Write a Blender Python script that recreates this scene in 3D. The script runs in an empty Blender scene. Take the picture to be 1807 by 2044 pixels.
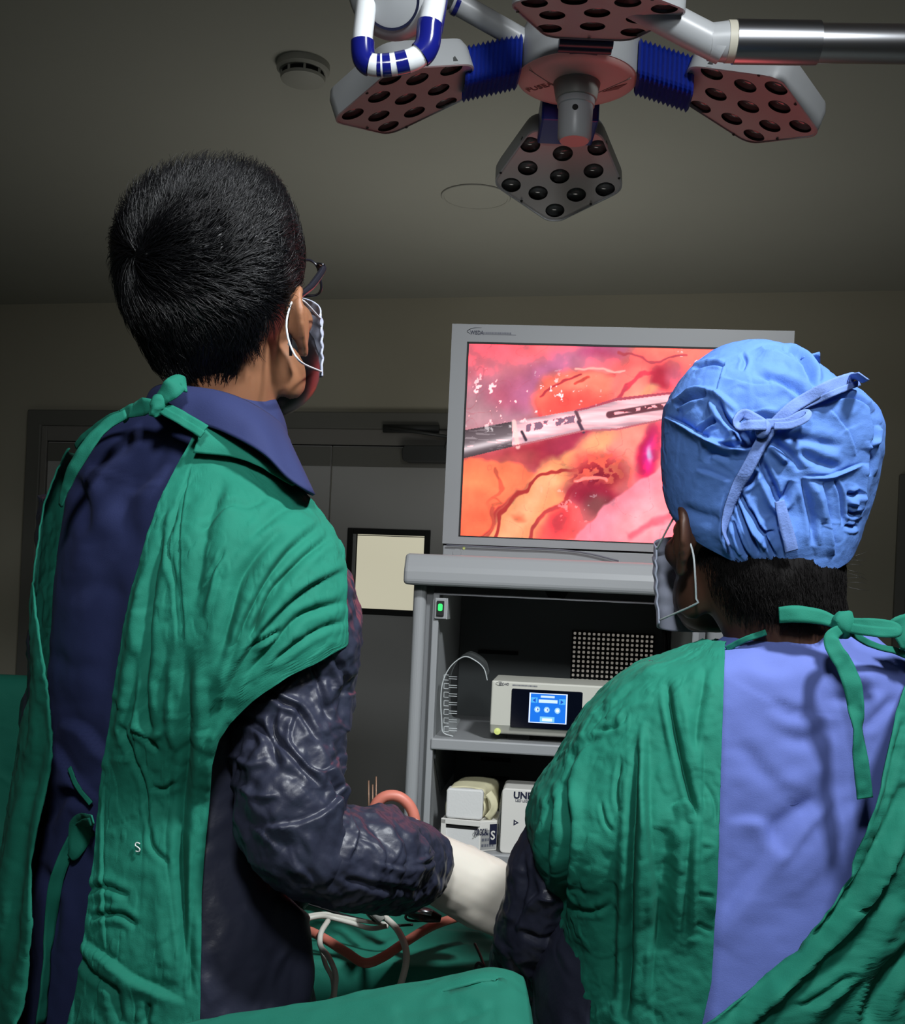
import bpy, bmesh, math, random
import numpy as np
from mathutils import Vector, Matrix

random.seed(7); RNG = np.random.default_rng(11)
SC = bpy.context.scene
COL = SC.collection

# ------------------------------------------------------------------ camera
FPX, PX0, PY0, EYE = 2300.0, 903.5, 1200.0, 1.28      # focal length and principal point for a 1807 x 2044 frame
ROLL = math.radians(2.6)
CR, SR = math.cos(ROLL), math.sin(ROLL)
cam_d = bpy.data.cameras.new('camera'); cam = bpy.data.objects.new('camera', cam_d); COL.objects.link(cam)
cam.matrix_world = Matrix(((CR, -SR, 0, 0), (0, 0, -1, 0), (SR, CR, 0, EYE), (0, 0, 0, 1)))
cam_d.sensor_fit = 'VERTICAL'; cam_d.sensor_height = 24.0; cam_d.lens = 24.0 * FPX / 2044
cam_d.shift_y = (PY0 - 1022) / 2044; cam_d.clip_start = 0.02; cam_d.clip_end = 60
SC.camera = cam

# ------------------------------------------------------------------ world, lights, exposure
w = bpy.data.worlds.new('world'); SC.world = w; w.use_nodes = True
w.node_tree.nodes['Background'].inputs[0].default_value = (0.5, 0.55, 0.6, 1)
w.node_tree.nodes['Background'].inputs[1].default_value = 0.02
def area(name, loc, aim, size, watt, col, spread=180):
    d = bpy.data.lights.new(name, 'AREA'); d.shape = 'DISK'; d.size = size; d.energy = watt; d.color = col
    d.spread = math.radians(spread)
    o = bpy.data.objects.new(name, d); COL.objects.link(o); o.location = loc
    o.rotation_euler = (Vector(aim) - Vector(loc)).to_track_quat('-Z', 'Y').to_euler(); return o
area('theatre_lamp_light', (0.60, 0.42, 2.46), (0.05, 1.45, 1.25), 0.18, 11.5, (0.93, 0.97, 1.0), 96)
area('second_lamp_light', (-0.05, -0.05, 2.02), (-0.1, 2.0, 1.0), 0.20, 3.4, (0.93, 0.97, 1.0), 86)
area('room_fill_light', (0.2, -1.4, 2.5), (0.2, 1.6, 0.6), 1.2, 6, (1.0, 0.97, 0.92))  # unseen fill lamp added behind the camera to lift the ambient level
area('added_wash_light', (0.15, 3.45, 0.9), (0.15, 3.75, 2.6), 0.9, 5, (1.0, 0.97, 0.90), 130)  # added upward lamp hidden behind the cart, brightens ceiling and far wall
SC.view_settings.view_transform = 'Standard'; SC.view_settings.look = 'None'
SC.view_settings.exposure = 0.0; SC.view_settings.gamma = 1.0; SC.view_settings.use_curve_mapping = False

# ------------------------------------------------------------------ geometry helpers
def at(px, py, d):
    """the point at distance d (along +Y) that stands behind a pixel of the photograph"""
    dx, dy = np.asarray(px, float) - PX0, PY0 - np.asarray(py, float)
    d = np.asarray(d, float)
    return np.stack(np.broadcast_arrays((dx * CR - dy * SR) * d / FPX, d, EYE + (dx * SR + dy * CR) * d / FPX), -1)
def proj(P):
    P = np.asarray(P, float); y = np.maximum(P[..., 1], 1e-3)
    X, Z = P[..., 0] * FPX / y, (P[..., 2] - EYE) * FPX / y
    return PX0 + X * CR + Z * SR, PY0 - (-X * SR + Z * CR)
def nrm(v):
    v = np.asarray(v, float); return v / (np.linalg.norm(v, axis=-1, keepdims=True) + 1e-12)
def smooth1(a, k):
    if k < 1: return a
    p = np.concatenate([2 * a[0] - a[k:0:-1], a, 2 * a[-1] - a[-2:-k - 2:-1]])
    ker = np.hanning(2 * k + 3)[1:-1]; ker /= ker.sum()
    return np.convolve(p, ker, 'valid')
def spline(pts, n):
    """a smooth curve through pts (any dimension), n samples"""
    P = np.asarray(pts, float)
    if len(P) == 2: return P[0] + (P[1] - P[0]) * np.linspace(0, 1, n)[:, None]
    Q = np.vstack([2 * P[0] - P[1], P, 2 * P[-1] - P[-2]])
    s = np.concatenate([[0], np.cumsum(np.linalg.norm(np.diff(P[:, :3], axis=0), axis=1))]); s /= s[-1]
    u = np.linspace(0, 1, n); i = np.clip(np.searchsorted(s, u, 'right') - 1, 0, len(P) - 2)
    t = ((u - s[i]) / np.maximum(s[i + 1] - s[i], 1e-9))[:, None]
    a, b, c, d = Q[i], Q[i + 1], Q[i + 2], Q[i + 3]
    return 0.5 * (2 * b + (c - a) * t + (2 * a - 5 * b + 4 * c - d) * t * t + (3 * b - a - 3 * c + d) * t ** 3)

# value noise, vectorised
_H = RNG.random((32, 32, 32)) * 2 - 1
def vnoise(P):
    P = np.asarray(P, float); i = np.floor(P).astype(int); f = P - i; f = f * f * (3 - 2 * f)
    out = 0
    for dx in (0, 1):
        for dy in (0, 1):
            for dz in (0, 1):
                wt = (f[..., 0] if dx else 1 - f[..., 0]) * (f[..., 1] if dy else 1 - f[..., 1]) * (f[..., 2] if dz else 1 - f[..., 2])
                out = out + wt * _H[(i[..., 0] + dx) % 32, (i[..., 1] + dy) % 32, (i[..., 2] + dz) % 32]
    return out
def fbm(P, oct=3, g=0.5):
    return sum(vnoise(P * 2.03 ** k + 7.3 * k) * g ** k for k in range(oct))
def crumple(P, oct=3, warp=0.35):
    """sharp creases between flat facets, like crushed plastic or starched cotton"""
    Q = P + warp * np.stack([vnoise(P * 0.9 + 3.1), vnoise(P * 0.9 + 9.7), vnoise(P * 0.9 + 17.2)], -1)
    return sum((0.5 - np.abs(vnoise(Q * 1.9 ** k + 5.1 * k)) * 1.6) * 0.55 ** k for k in range(oct))

# ------------------------------------------------------------------ scene graph helpers
LOC = {}
def _prop(o, label=None, cat=None, group=None, kind=None):
    for k, v in (('label', label), ('category', cat), ('group', group), ('kind', kind)):
        if v: o[k] = v
    return o
def thing(name, label, cat, loc, group=None):
    o = bpy.data.objects.new(name, None); COL.objects.link(o); o.empty_display_size = 0.05
    o.location = [float(v) for v in loc]; LOC[o] = np.array(loc, float)
    return _prop(o, label, cat, group)
def mesh(name, V, F, m, parent=None, smooth=True, **props):
    V = np.asarray(V, float).reshape(-1, 3)
    base = np.array([(V[:, 0].min() + V[:, 0].max()) / 2, (V[:, 1].min() + V[:, 1].max()) / 2, V[:, 2].min()])
    me = bpy.data.meshes.new(name); me.from_pydata((V - base).tolist(), [], F if isinstance(F, list) else F.tolist()); me.validate()
    if smooth: me.polygons.foreach_set('use_smooth', np.ones(len(me.polygons), bool))
    for x in (m if isinstance(m, (list, tuple)) else [m]): me.materials.append(x)
    return link(name, me, base, parent, **props)
def link(name, data, base, parent=None, **props):
    o = bpy.data.objects.new(name, data); COL.objects.link(o)
    LOC[o] = np.array(base, float)
    if parent is not None: o.parent = parent
    o.location = [float(v) for v in (LOC[o] - (LOC[parent] if parent is not None else 0))]
    return _prop(o, **props)
def mod_bevel(o, wd, seg=2):
    b = o.modifiers.new('bevel', 'BEVEL'); b.width = wd; b.segments = seg; b.limit_method = 'ANGLE'; b.angle_limit = math.radians(40); return o
def mod_solid(o, th, off=-1):
    s = o.modifiers.new('solidify', 'SOLIDIFY'); s.thickness = th; s.offset = off; return o
def mod_sub(o, n=1):
    s = o.modifiers.new('subdivision', 'SUBSURF'); s.levels = n; s.render_levels = n; return o
def grid_faces(nr, nc, close=False, keep=None):
    r, c = np.meshgrid(np.arange(nr - 1), np.arange(nc if close else nc - 1), indexing='ij')
    c2 = (c + 1) % nc
    f = np.stack([r * nc + c, r * nc + c2, (r + 1) * nc + c2, (r + 1) * nc + c], -1).reshape(-1, 4)
    if keep is not None:
        k = keep.reshape(-1); f = f[k[f].all(1)]
    return f

class Frame:
    def __init__(s, o, ex, ey, ez): s.o, s.ex, s.ey, s.ez = (np.array(v, float) for v in (o, ex, ey, ez))
    def P(s, p):
        p = np.asarray(p, float); return s.o + p[..., 0:1] * s.ex + p[..., 1:2] * s.ey + p[..., 2:3] * s.ez
    def L(s, px, py, y=0.0):
        """local x, z of the point of the plane (local y) that stands behind a pixel"""
        d = at(px, py, 1.0) - np.array([0, 0, EYE]); e = np.array([0, 0, EYE])
        t = ((s.o + y * s.ey - e) @ s.ey) / (d @ s.ey); q = e + t * d - s.o
        return float(q @ s.ex), float(q @ s.ez)
    def sub(s, p): return Frame(s.P(np.array(p, float)), s.ex, s.ey, s.ez)
def yawframe(o, deg):
    a = math.radians(deg); return Frame(o, (math.cos(a), -math.sin(a), 0), (math.sin(a), math.cos(a), 0), (0, 0, 1))
WORLD = Frame((0, 0, 0), (1, 0, 0), (0, 1, 0), (0, 0, 1))

class MB:
    """collects simple solids and links them as one mesh"""
    def __init__(s, fr=WORLD): s.V, s.F, s.n, s.fr = [], [], 0, fr
    def add(s, V, F, fr=None):
        V = (fr or s.fr).P(np.asarray(V, float).reshape(-1, 3)); s.V.append(V)
        s.F += [[int(i) + s.n for i in f] for f in F]; s.n += len(V); return s
    def box(s, x0, x1, y0, y1, z0, z1, fr=None):
        V = [(x, y, z) for x in (x0, x1) for y in (y0, y1) for z in (z0, z1)]
        return s.add(V, [(0, 1, 3, 2), (4, 6, 7, 5), (0, 4, 5, 1), (2, 3, 7, 6), (0, 2, 6, 4), (1, 5, 7, 3)], fr)
    def prism(s, pts, a0, a1, axis=1, fr=None):
        """outline pts (2-D) swept from a0 to a1 along a local axis (0 x, 1 y, 2 z)"""
        n = len(pts); idx = [i for i in range(3) if i != axis]; V = []
        for a in (a0, a1):
            for p in pts:
                v = [0, 0, 0]; v[axis] = a; v[idx[0]], v[idx[1]] = p; V.append(v)
        F = [list(range(n - 1, -1, -1)), list(range(n, 2 * n))] + [(i, (i + 1) % n, n + (i + 1) % n, n + i) for i in range(n)]
        return s.add(V, F, fr)
    def tube(s, pts, r, n=10, samples=None, cap=True, fr=None, squash=None):
        P = (fr or s.fr).P(np.asarray(pts, float)); r = np.broadcast_to(np.asarray(r, float), (len(P),))
        if samples:
            Q = spline(np.column_stack([P, r]), samples); P, r = Q[:, :3], Q[:, 3]
        V, _ = tube_rings(P, r, n, squash)
        F = grid_faces(len(P), n, True).tolist()
        if cap: F += [list(range(n - 1, -1, -1)), list(range((len(P) - 1) * n, len(P) * n))]
        return s.add(V.reshape(-1, 3), F, WORLD)
    def lathe(s, prof, n=32, axis=2, fr=None):
        """profile (radius, height) turned about a local axis"""
        a = np.arange(n) * 2 * math.pi / n; V = []
        for r, h in prof:
            c = [r * np.cos(a), r * np.sin(a)]; v = np.zeros((n, 3)); v[:, axis] = h
            i, j = [k for k in range(3) if k != axis]; v[:, i], v[:, j] = c; V.append(v)
        F = grid_faces(len(prof), n, True).tolist()
        if prof[0][0] > 1e-6: F.append(list(range(n - 1, -1, -1)))
        if prof[-1][0] > 1e-6: F.append(list(range((len(prof) - 1) * n, len(prof) * n)))
        return s.add(np.vstack(V), F, fr)
    def build(s, name, m, parent=None, bevel=0, seg=2, smooth=None, **props):
        o = mesh(name, np.vstack(s.V), s.F, m, parent, smooth=bool(smooth), **props)
        if bevel: mod_bevel(o, bevel, seg)
        if smooth == 'auto':
            try: o.data.set_sharp_from_angle(angle=math.radians(38))
            except Exception: pass
        return o
def tube_rings(P, r, n, squash=None):
    T = nrm(np.gradient(P, axis=0)); up = np.array([0, 0, 1.0]) if abs(T[0][2]) < 0.9 else np.array([1.0, 0, 0])
    U = np.zeros_like(P); u = nrm(np.cross(T[0], up))
    for i in range(len(P)):
        u = nrm(u - T[i] * (u @ T[i])); U[i] = u
    W = np.cross(T, U); a = np.arange(n) * 2 * math.pi / n
    k = 1.0 if squash is None else squash
    V = P[:, None] + r[:, None, None] * (np.cos(a)[None, :, None] * U[:, None] + k * np.sin(a)[None, :, None] * W[:, None])
    return V, nrm(V - P[:, None])
def rrect(x0, x1, z0, z1, r, n=5):
    out = []
    for cx, cz, a0 in ((x1 - r, z1 - r, 0), (x0 + r, z1 - r, 90), (x0 + r, z0 + r, 180), (x1 - r, z0 + r, 270)):
        for k in range(n + 1):
            a = math.radians(a0 + 90 * k / n); out.append((cx + r * math.cos(a), cz + r * math.sin(a)))
    return out
def roundpoly(pts, r, n=5):
    pts = [np.array(p, float) for p in pts]; out = []
    for i, p in enumerate(pts):
        a, b = pts[i - 1], pts[(i + 1) % len(pts)]
        rr = r[i] if isinstance(r, (list, tuple)) else r
        p0, p1 = p + nrm(a - p) * rr, p + nrm(b - p) * rr
        for t in np.linspace(0, 1, n + 1): out.append(tuple((1 - t) ** 2 * p0 + 2 * t * (1 - t) * p + t * t * p1))
    return out
def ribbon(pts, width, nrmdir, name, m, parent, th=0.0016, n=40, cols=5, wav=0.0015, twist=None, **props):
    """a sewn cloth tape along pts, width metres, its face turned to nrmdir"""
    P = spline(pts, n); T = nrm(np.gradient(P, axis=0)); N = nrm(np.broadcast_to(np.asarray(nrmdir, float), P.shape))
    S = nrm(np.cross(T, N)); wd = np.interp(np.linspace(0, 1, n), np.linspace(0, 1, len(np.atleast_1d(width))), np.atleast_1d(width))
    if twist is not None:
        a = np.interp(np.linspace(0, 1, n), np.linspace(0, 1, len(twist)), np.radians(twist))[:, None]
        N2 = np.cross(S, T); S = S * np.cos(a) + N2 * np.sin(a)
    k = np.linspace(-0.5, 0.5, cols)
    V = P[:, None] + S[:, None] * (k[None, :, None] * wd[:, None, None])
    V = V + (np.cross(S, T)[:, None]) * (wav * fbm(V * 60, 2))[..., None]
    o = mesh(name, V, grid_faces(n, cols), m, parent, **props); return mod_solid(o, th, 0)
def text(name, body, size, fr, x, z, y, m, parent, align='LEFT', squeeze=1.0, bold=0.02, **props):
    """flat printed lettering standing on a frame's local x-z plane"""
    c = bpy.data.curves.new(name, 'FONT'); c.body = body; c.size = size; c.align_x = align; c.extrude = 0.0002; c.resolution_u = 3; c.offset = size * bold
    o = bpy.data.objects.new(name, c); COL.objects.link(o); dg = bpy.context.evaluated_depsgraph_get()
    me = bpy.data.meshes.new_from_object(o.evaluated_get(dg)); V = np.array([v.co for v in me.vertices]); F = [list(p.vertices) for p in me.polygons]
    bpy.data.objects.remove(o); bpy.data.curves.remove(c); bpy.data.meshes.remove(me)
    return mesh(name, fr.P(np.column_stack([x + V[:, 0] * squeeze, y - V[:, 2], z + V[:, 1]])), F, m, parent, smooth=False, **props)

# ------------------------------------------------------------------ materials
def lin(c): return tuple(((x / 255) / 12.92 if x / 255 <= 0.04045 else ((x / 255 + 0.055) / 1.055) ** 2.4) for x in c)
def mat(name, rgb, rough=0.6, metal=0.0, var=0.0, vscale=8.0, bump=0.0, bscale=200.0, bdist=0.001, bump2=0.0, b2scale=30.0, b2dist=0.004,
        emit=None, estr=0.0, sheen=0.0, coat=0.0, spec=0.5, trans=0.0, alpha=1.0, ior=1.45, sss=0.0, ridged=False):
    m = bpy.data.materials.new(name); m.use_nodes = True; nt = m.node_tree; N, Lk = nt.nodes, nt.links; b = N['Principled BSDF']
    col = (*lin(rgb), 1); b.inputs['Base Color'].default_value = col
    for k, v in (('Roughness', rough), ('Metallic', metal), ('Sheen Weight', sheen), ('Coat Weight', coat), ('Specular IOR Level', spec),
                 ('Transmission Weight', trans), ('Alpha', alpha), ('IOR', ior), ('Subsurface Weight', sss)): b.inputs[k].default_value = v
    if sss: b.inputs['Subsurface Radius'].default_value = (0.01, 0.004, 0.002)
    if emit: b.inputs['Emission Color'].default_value = (*lin(emit), 1); b.inputs['Emission Strength'].default_value = estr
    tc = N.new('ShaderNodeTexCoord')
    if var:
        n = N.new('ShaderNodeTexNoise'); n.inputs['Scale'].default_value = vscale; n.inputs['Detail'].default_value = 5
        mp = N.new('ShaderNodeMapRange'); mp.inputs['To Min'].default_value = 1 - var; mp.inputs['To Max'].default_value = 1 + var
        mx = N.new('ShaderNodeMix'); mx.data_type = 'RGBA'; mx.blend_type = 'MULTIPLY'; mx.inputs['Factor'].default_value = 1; mx.inputs['A'].default_value = col
        Lk.new(tc.outputs['Object'], n.inputs['Vector']); Lk.new(n.outputs['Fac'], mp.inputs['Value']); Lk.new(mp.outputs['Result'], mx.inputs['B']); Lk.new(mx.outputs['Result'], b.inputs['Base Color'])
    last = None
    for st, sc, ds in ((bump, bscale, bdist), (bump2, b2scale, b2dist)):
        if st:
            n = N.new('ShaderNodeTexNoise'); n.inputs['Scale'].default_value = sc; n.inputs['Detail'].default_value = 4
            if ridged and st is bump2: n.noise_type = 'RIDGED_MULTIFRACTAL'; n.inputs['Distortion'].default_value = 0.5; n.inputs['Detail'].default_value = 5; n.normalize = True
            bp = N.new('ShaderNodeBump'); bp.inputs['Strength'].default_value = st; bp.inputs['Distance'].default_value = ds
            Lk.new(tc.outputs['Object'], n.inputs['Vector']); Lk.new(n.outputs['Fac'], bp.inputs['Height'])
            if last: Lk.new(last.outputs['Normal'], bp.inputs['Normal'])
            last = bp
    if last: Lk.new(last.outputs['Normal'], b.inputs['Normal'])
    return m
M = {}
def defmat(k, *a, **kw): M[k] = mat(k, *a, **kw)
CL = dict(bump=0.35, bscale=900, bdist=0.0006, bump2=0.55, b2scale=24, b2dist=0.006, ridged=True)
defmat('ceiling_paint', (156, 156, 147), 0.9, bump=0.15, bscale=120, var=0.04, vscale=3)
defmat('wall_paint', (176, 172, 156), 0.85, bump=0.12, bscale=150, var=0.04, vscale=3)
defmat('floor_vinyl', (165, 172, 168), 0.4, var=0.08)
defmat('door_laminate', (176, 176, 175), 0.6, var=0.03, vscale=6)
defmat('door_frame_paint', (110, 110, 105), 0.55)
defmat('frame_edge_paint', (128, 126, 122), 0.45)
defmat('black_rubber', (14, 16, 17), 0.6)
defmat('dark_gap', (6, 7, 8), 0.9)
defmat('closer_metal', (70, 72, 72), 0.5, metal=0.3)
defmat('window_glow', (200, 195, 172), 0.4, emit=(190, 186, 164), estr=0.9)
defmat('cart_grey', (150, 152, 154), 0.42, bump=0.05, bscale=500)
defmat('cart_dark_grey', (112, 114, 116), 0.5)
defmat('cart_inner', (158, 161, 162), 0.6)
defmat('cart_back', (74, 79, 80), 0.6)
defmat('monitor_grey', (136, 138, 140), 0.4)
defmat('device_shell', (200, 199, 188), 0.45)
defmat('device_black', (8, 12, 26), 0.12)
defmat('ink_navy', (24, 28, 54), 0.5)
defmat('ink_grey', (96, 98, 108), 0.5)
defmat('green_led', (40, 200, 90), 0.3, emit=(60, 220, 110), estr=1.0)
defmat('lime_knob', (206, 214, 130), 0.35, emit=(190, 205, 110), estr=0.25)
defmat('white_card', (214, 212, 206), 0.6, bump=0.1, bscale=80)
defmat('foam_white', (212, 212, 210), 0.7, bump=0.25, bscale=260)
defmat('cream_paper', (206, 200, 166), 0.6, bump=0.3, bscale=40, bdist=0.004)
defmat('grey_print', (150, 150, 148), 0.6)
defmat('lamp_white', (172, 175, 177), 0.35)
defmat('lamp_plate', (190, 186, 184), 0.30, metal=0.25, bump=0.05, bscale=30, bdist=0.002)
defmat('lens_glass', (84, 86, 86), 0.15, coat=0.5)
defmat('reflector', (60, 62, 62), 0.25, metal=0.7)
defmat('lamp_blue', (22, 44, 142), 0.35)
defmat('lamp_navy', (18, 24, 62), 0.35)
defmat('gloss_navy', (20, 26, 112), 0.18, coat=0.5)
defmat('gloss_white', (222, 226, 228), 0.25, coat=0.4)
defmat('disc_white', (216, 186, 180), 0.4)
defmat('cover_ink', (130, 92, 88), 0.6)
defmat('handle_grey', (150, 152, 146), 0.4)
defmat('steel', (190, 192, 196), 0.26, metal=1.0)
defmat('steel_dull', (150, 152, 156), 0.3, metal=1.0)
defmat('off_white_collar', (190, 186, 170), 0.5)
defmat('detector_plastic', (150, 150, 142), 0.6)
defmat('green_cotton', (12, 110, 90), 0.85, var=0.12, vscale=30, **CL)
defmat('green_drape', (19, 112, 93), 0.8, var=0.1, vscale=14, **CL)
defmat('navy_cotton', (36, 45, 88), 0.85, var=0.06, vscale=20, bump=0.3, bscale=900, bdist=0.0006, bump2=0.12, b2scale=40, b2dist=0.004)
defmat('navy_plastic', (44, 47, 63), 0.42, var=0.15, vscale=20, bump2=0.8, b2scale=26, b2dist=0.010, bump=0.2, bscale=160, bdist=0.002, ridged=True)
defmat('scrub_blue', (94, 110, 180), 0.85, var=0.05, vscale=20, bump=0.3, bscale=900, bdist=0.0006, bump2=0.15, b2scale=30, b2dist=0.004)
defmat('cap_blue', (80, 120, 190), 0.82, var=0.08, vscale=25, bump=0.35, bscale=900, bdist=0.0006, bump2=0.35, b2scale=60, b2dist=0.003)
defmat('cap_tape_blue', (98, 124, 184), 0.85, var=0.1, vscale=50, bump=0.5, bscale=500, bdist=0.001)
defmat('mask_white', (196, 202, 224), 0.75, bump=0.4, bscale=400, bdist=0.0008)
defmat('elastic_white', (216, 222, 226), 0.6)
defmat('skin_tan', (148, 102, 74), 0.5, sss=0.12, bump=0.12, bscale=500, bdist=0.0005, var=0.05)
defmat('skin_dark', (74, 48, 36), 0.5, sss=0.08, bump=0.12, bscale=500, bdist=0.0005, var=0.05)
defmat('hair_black', (7, 7, 10), 0.38, spec=0.5)
defmat('nape_hair', (9, 7, 7), 0.75, spec=0.15)
defmat('eye_white', (226, 222, 214), 0.2)
defmat('glasses_frame', (30, 30, 38), 0.25)
defmat('glasses_silver', (180, 180, 190), 0.2, metal=1.0)
defmat('lens_clear', (255, 255, 255), 0.02, trans=1.0, ior=1.1, spec=0.2)
defmat('latex', (208, 202, 190), 0.5, sss=0.05, bump2=0.5, b2scale=28, b2dist=0.005, ridged=True)
defmat('trouser_navy', (30, 36, 66), 0.85)
defmat('shoe_grey', (70, 74, 80), 0.6)
defmat('cable_white', (200, 200, 190), 0.4)
defmat('cable_black', (14, 14, 16), 0.4)
defmat('tube_salmon', (206, 122, 104), 0.45, trans=0.15)
defmat('brown_rod', (110, 84, 66), 0.4, metal=0.4)
defmat('red_led', (255, 40, 50), 0.3, emit=(255, 50, 60), estr=1.2)
defmat('earring', (220, 222, 226), 0.15, metal=1.0)
defmat('clear_plastic', (190, 196, 196), 0.18, alpha=0.16, coat=0.5)
defmat('clear_edge', (220, 226, 226), 0.2, alpha=0.55)
defmat('table_steel', (140, 144, 148), 0.35, metal=0.8)
defmat('thread_white', (220, 226, 222), 0.7)
defmat('seam_green', (20, 112, 90), 0.85)
defmat('hole_glow', (176, 170, 160), 0.6, emit=(176, 170, 160), estr=0.35)  # emission stands in for light from behind the perforations

# ------------------------------------------------------------------ the room
CEIL = 2.6
WF = yawframe((0, 5.0, 0), 13.0)                        # the far wall: local x along it, y into it
def sbox(name, x0, x1, y0, y1, z0, z1, m, fr=WORLD):
    return MB(fr).box(x0, x1, y0, y1, z0, z1).build(name, m, kind='structure')
sbox('floor', -3.3, 3.6, -2.6, 6.4, -0.1, 0.0, M['floor_vinyl'])
sbox('ceiling', -3.3, 3.6, -2.6, 6.4, CEIL, CEIL + 0.1, M['ceiling_paint'])
sbox('wall_left', -3.3, -3.2, -2.6, 6.4, 0, CEIL, M['wall_paint'])
sbox('wall_right', 3.5, 3.6, -2.6, 6.4, 0, CEIL, M['wall_paint'])
sbox('wall_near', -3.3, 3.6, -2.7, -2.6, 0, CEIL, M['wall_paint'])
sbox('wall_far', -3.6, 4.0, 0.0, 0.12, 0, CEIL, M['wall_paint'], WF)

# double door on the far wall
def build_door():
    xl, zt = WF.L(62, 819); xr = WF.L(1480, 860)[0]
    d = thing('door_1', None, None, WF.P(np.array([(xl + xr) / 2, 0, 0]))); d['kind'] = 'structure'
    fw = 0.075
    b = MB(WF)
    b.prism([(xl, 0), (xl + fw, 0), (xl + fw, zt - fw), (xr - fw, zt - fw), (xr - fw, 0), (xr, 0), (xr, zt), (xl, zt)], -0.03, 0.0)
    b.build('door_frame', M['door_frame_paint'], d, bevel=0.006)
    b = MB(WF); i = xl + fw
    b.box(i, i + 0.03, -0.022, 0.0, 0, zt - fw); b.box(xr - fw - 0.03, xr - fw, -0.022, 0, 0, zt - fw); b.box(i + .03, xr - fw - .03, -0.022, 0, zt - fw - 0.07, zt - fw)
    b.build('frame_stop', M['frame_edge_paint'], d, bevel=0.003)
    top = zt - fw - 0.075; mid = (xl + xr) / 2 - 0.12; lo = 0.012
    wx0, wz1 = WF.L(697, 1054); wx1, wz0 = WF.L(854, 1232)
    for (a, c, win) in ((i + 0.036, mid - 0.004, False), (mid + 0.004, xr - fw - 0.036, True)):
        leaf = MB(WF)
        if win: leaf.box(a, wx0, -0.014, 0, lo, top).box(wx1, c, -0.014, 0, lo, top).box(wx0, wx1, -0.014, 0, lo, wz0).box(wx0, wx1, -0.014, 0, wz1, top)
        else: leaf.box(a, c, -0.014, 0, lo, top)
        lf = leaf.build('door_leaf', M['door_laminate'], d)
        MB(WF).box(a, c, -0.020, -0.0141, top - 0.09, top - 0.004).build('top_rail', M['door_frame_paint'], lf, bevel=0.002)
        if win:
            g = 0.026
            b = MB(WF); b.prism([(wx0, wz0), (wx1, wz0), (wx1, wz1), (wx0, wz1)][::-1], -0.0205, -0.0146)
            b = MB(WF).box(wx0, wx0 + g, -0.021, -0.002, wz0, wz1).box(wx1 - g, wx1, -0.021, -0.002, wz0, wz1).box(wx0 + g, wx1 - g, -0.021, -0.002, wz0, wz0 + g).box(wx0 + g, wx1 - g, -0.021, -0.002, wz1 - g, wz1)
            b.build('window_gasket', M['black_rubber'], lf, bevel=0.002)
            MB(WF).box(wx0 + g, wx0 + g + 0.014, -0.016, -0.002, wz0 + g, wz1 - g).build('window_reveal', M['cart_grey'], lf)
            MB(WF).box(wx0 + g + .014, wx0 + g + .0175, -0.012, -0.002, wz0 + g, wz1 - g).box(wx0 + g + .0175, wx1 - g, -0.012, -0.002, wz1 - g - .006, wz1 - g - .003).build('window_bead', M['black_rubber'], lf)
            MB(WF).box(wx0 + g + 0.0175, wx1 - g, -0.0055, -0.002, wz0 + g, wz1 - g).build('window_pane', M['window_glow'], lf)
            # closer with its folded arm
            cx0, cz1 = WF.L(812, 893); cx1, cz0 = WF.L(1010, 929)
            MB(WF).prism(rrect(cx0, cx1, cz0, cz1, 0.022), -0.075, -0.0141).build('closer_body', M['closer_metal'], lf, bevel=0.004)
            p0, p1, p2 = WF.L(784, 858), WF.L(905, 872), WF.L(888, 900)
            b = MB(WF); b.tube([(p0[0], -0.05, p0[1]), (p1[0], -0.065, p1[1] - 0.01)], 0.012, 8, squash=0.6)
            b.tube([(p1[0], -0.065, p1[1]), (p2[0] + .02, -0.07, p2[1])], 0.013, 8, squash=0.6)
            b.box(p0[0] - 0.03, p0[0] + 0.22, -0.05, -0.031, p0[1] - 0.018, p0[1] + 0.016).build('closer_arm', M['closer_metal'], lf, smooth=True)
    # dark gap above the leaves, and threshold
    MB(WF).box(i + 0.03, xr - fw - 0.03, -0.012, -0.001, top, top + 0.007).build('head_gap', M['dark_gap'], d)
build_door()
def build_door2():
    xl, zt = WF.L(1801, 948)
    d = thing('door_2', None, None, WF.P(np.array([xl + 0.6, 0, 0]))); d['kind'] = 'structure'
    zt = WF.L(1801, 948)[1]
    MB(WF).prism([(xl - .012, 0), (xl + .03, 0), (xl + .03, zt - .03), (xl + 1.1, zt - .03), (xl + 1.1, zt), (xl - .012, zt)], -0.03, 0).build('door_frame', M['door_frame_paint'], d, bevel=0.004)
    MB(WF).box(xl + .036, xl + 1.1, -0.016, 0, 0.01, zt - .036).build('door_leaf', M['cart_grey'], d, bevel=0.003)
build_door2()

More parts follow.
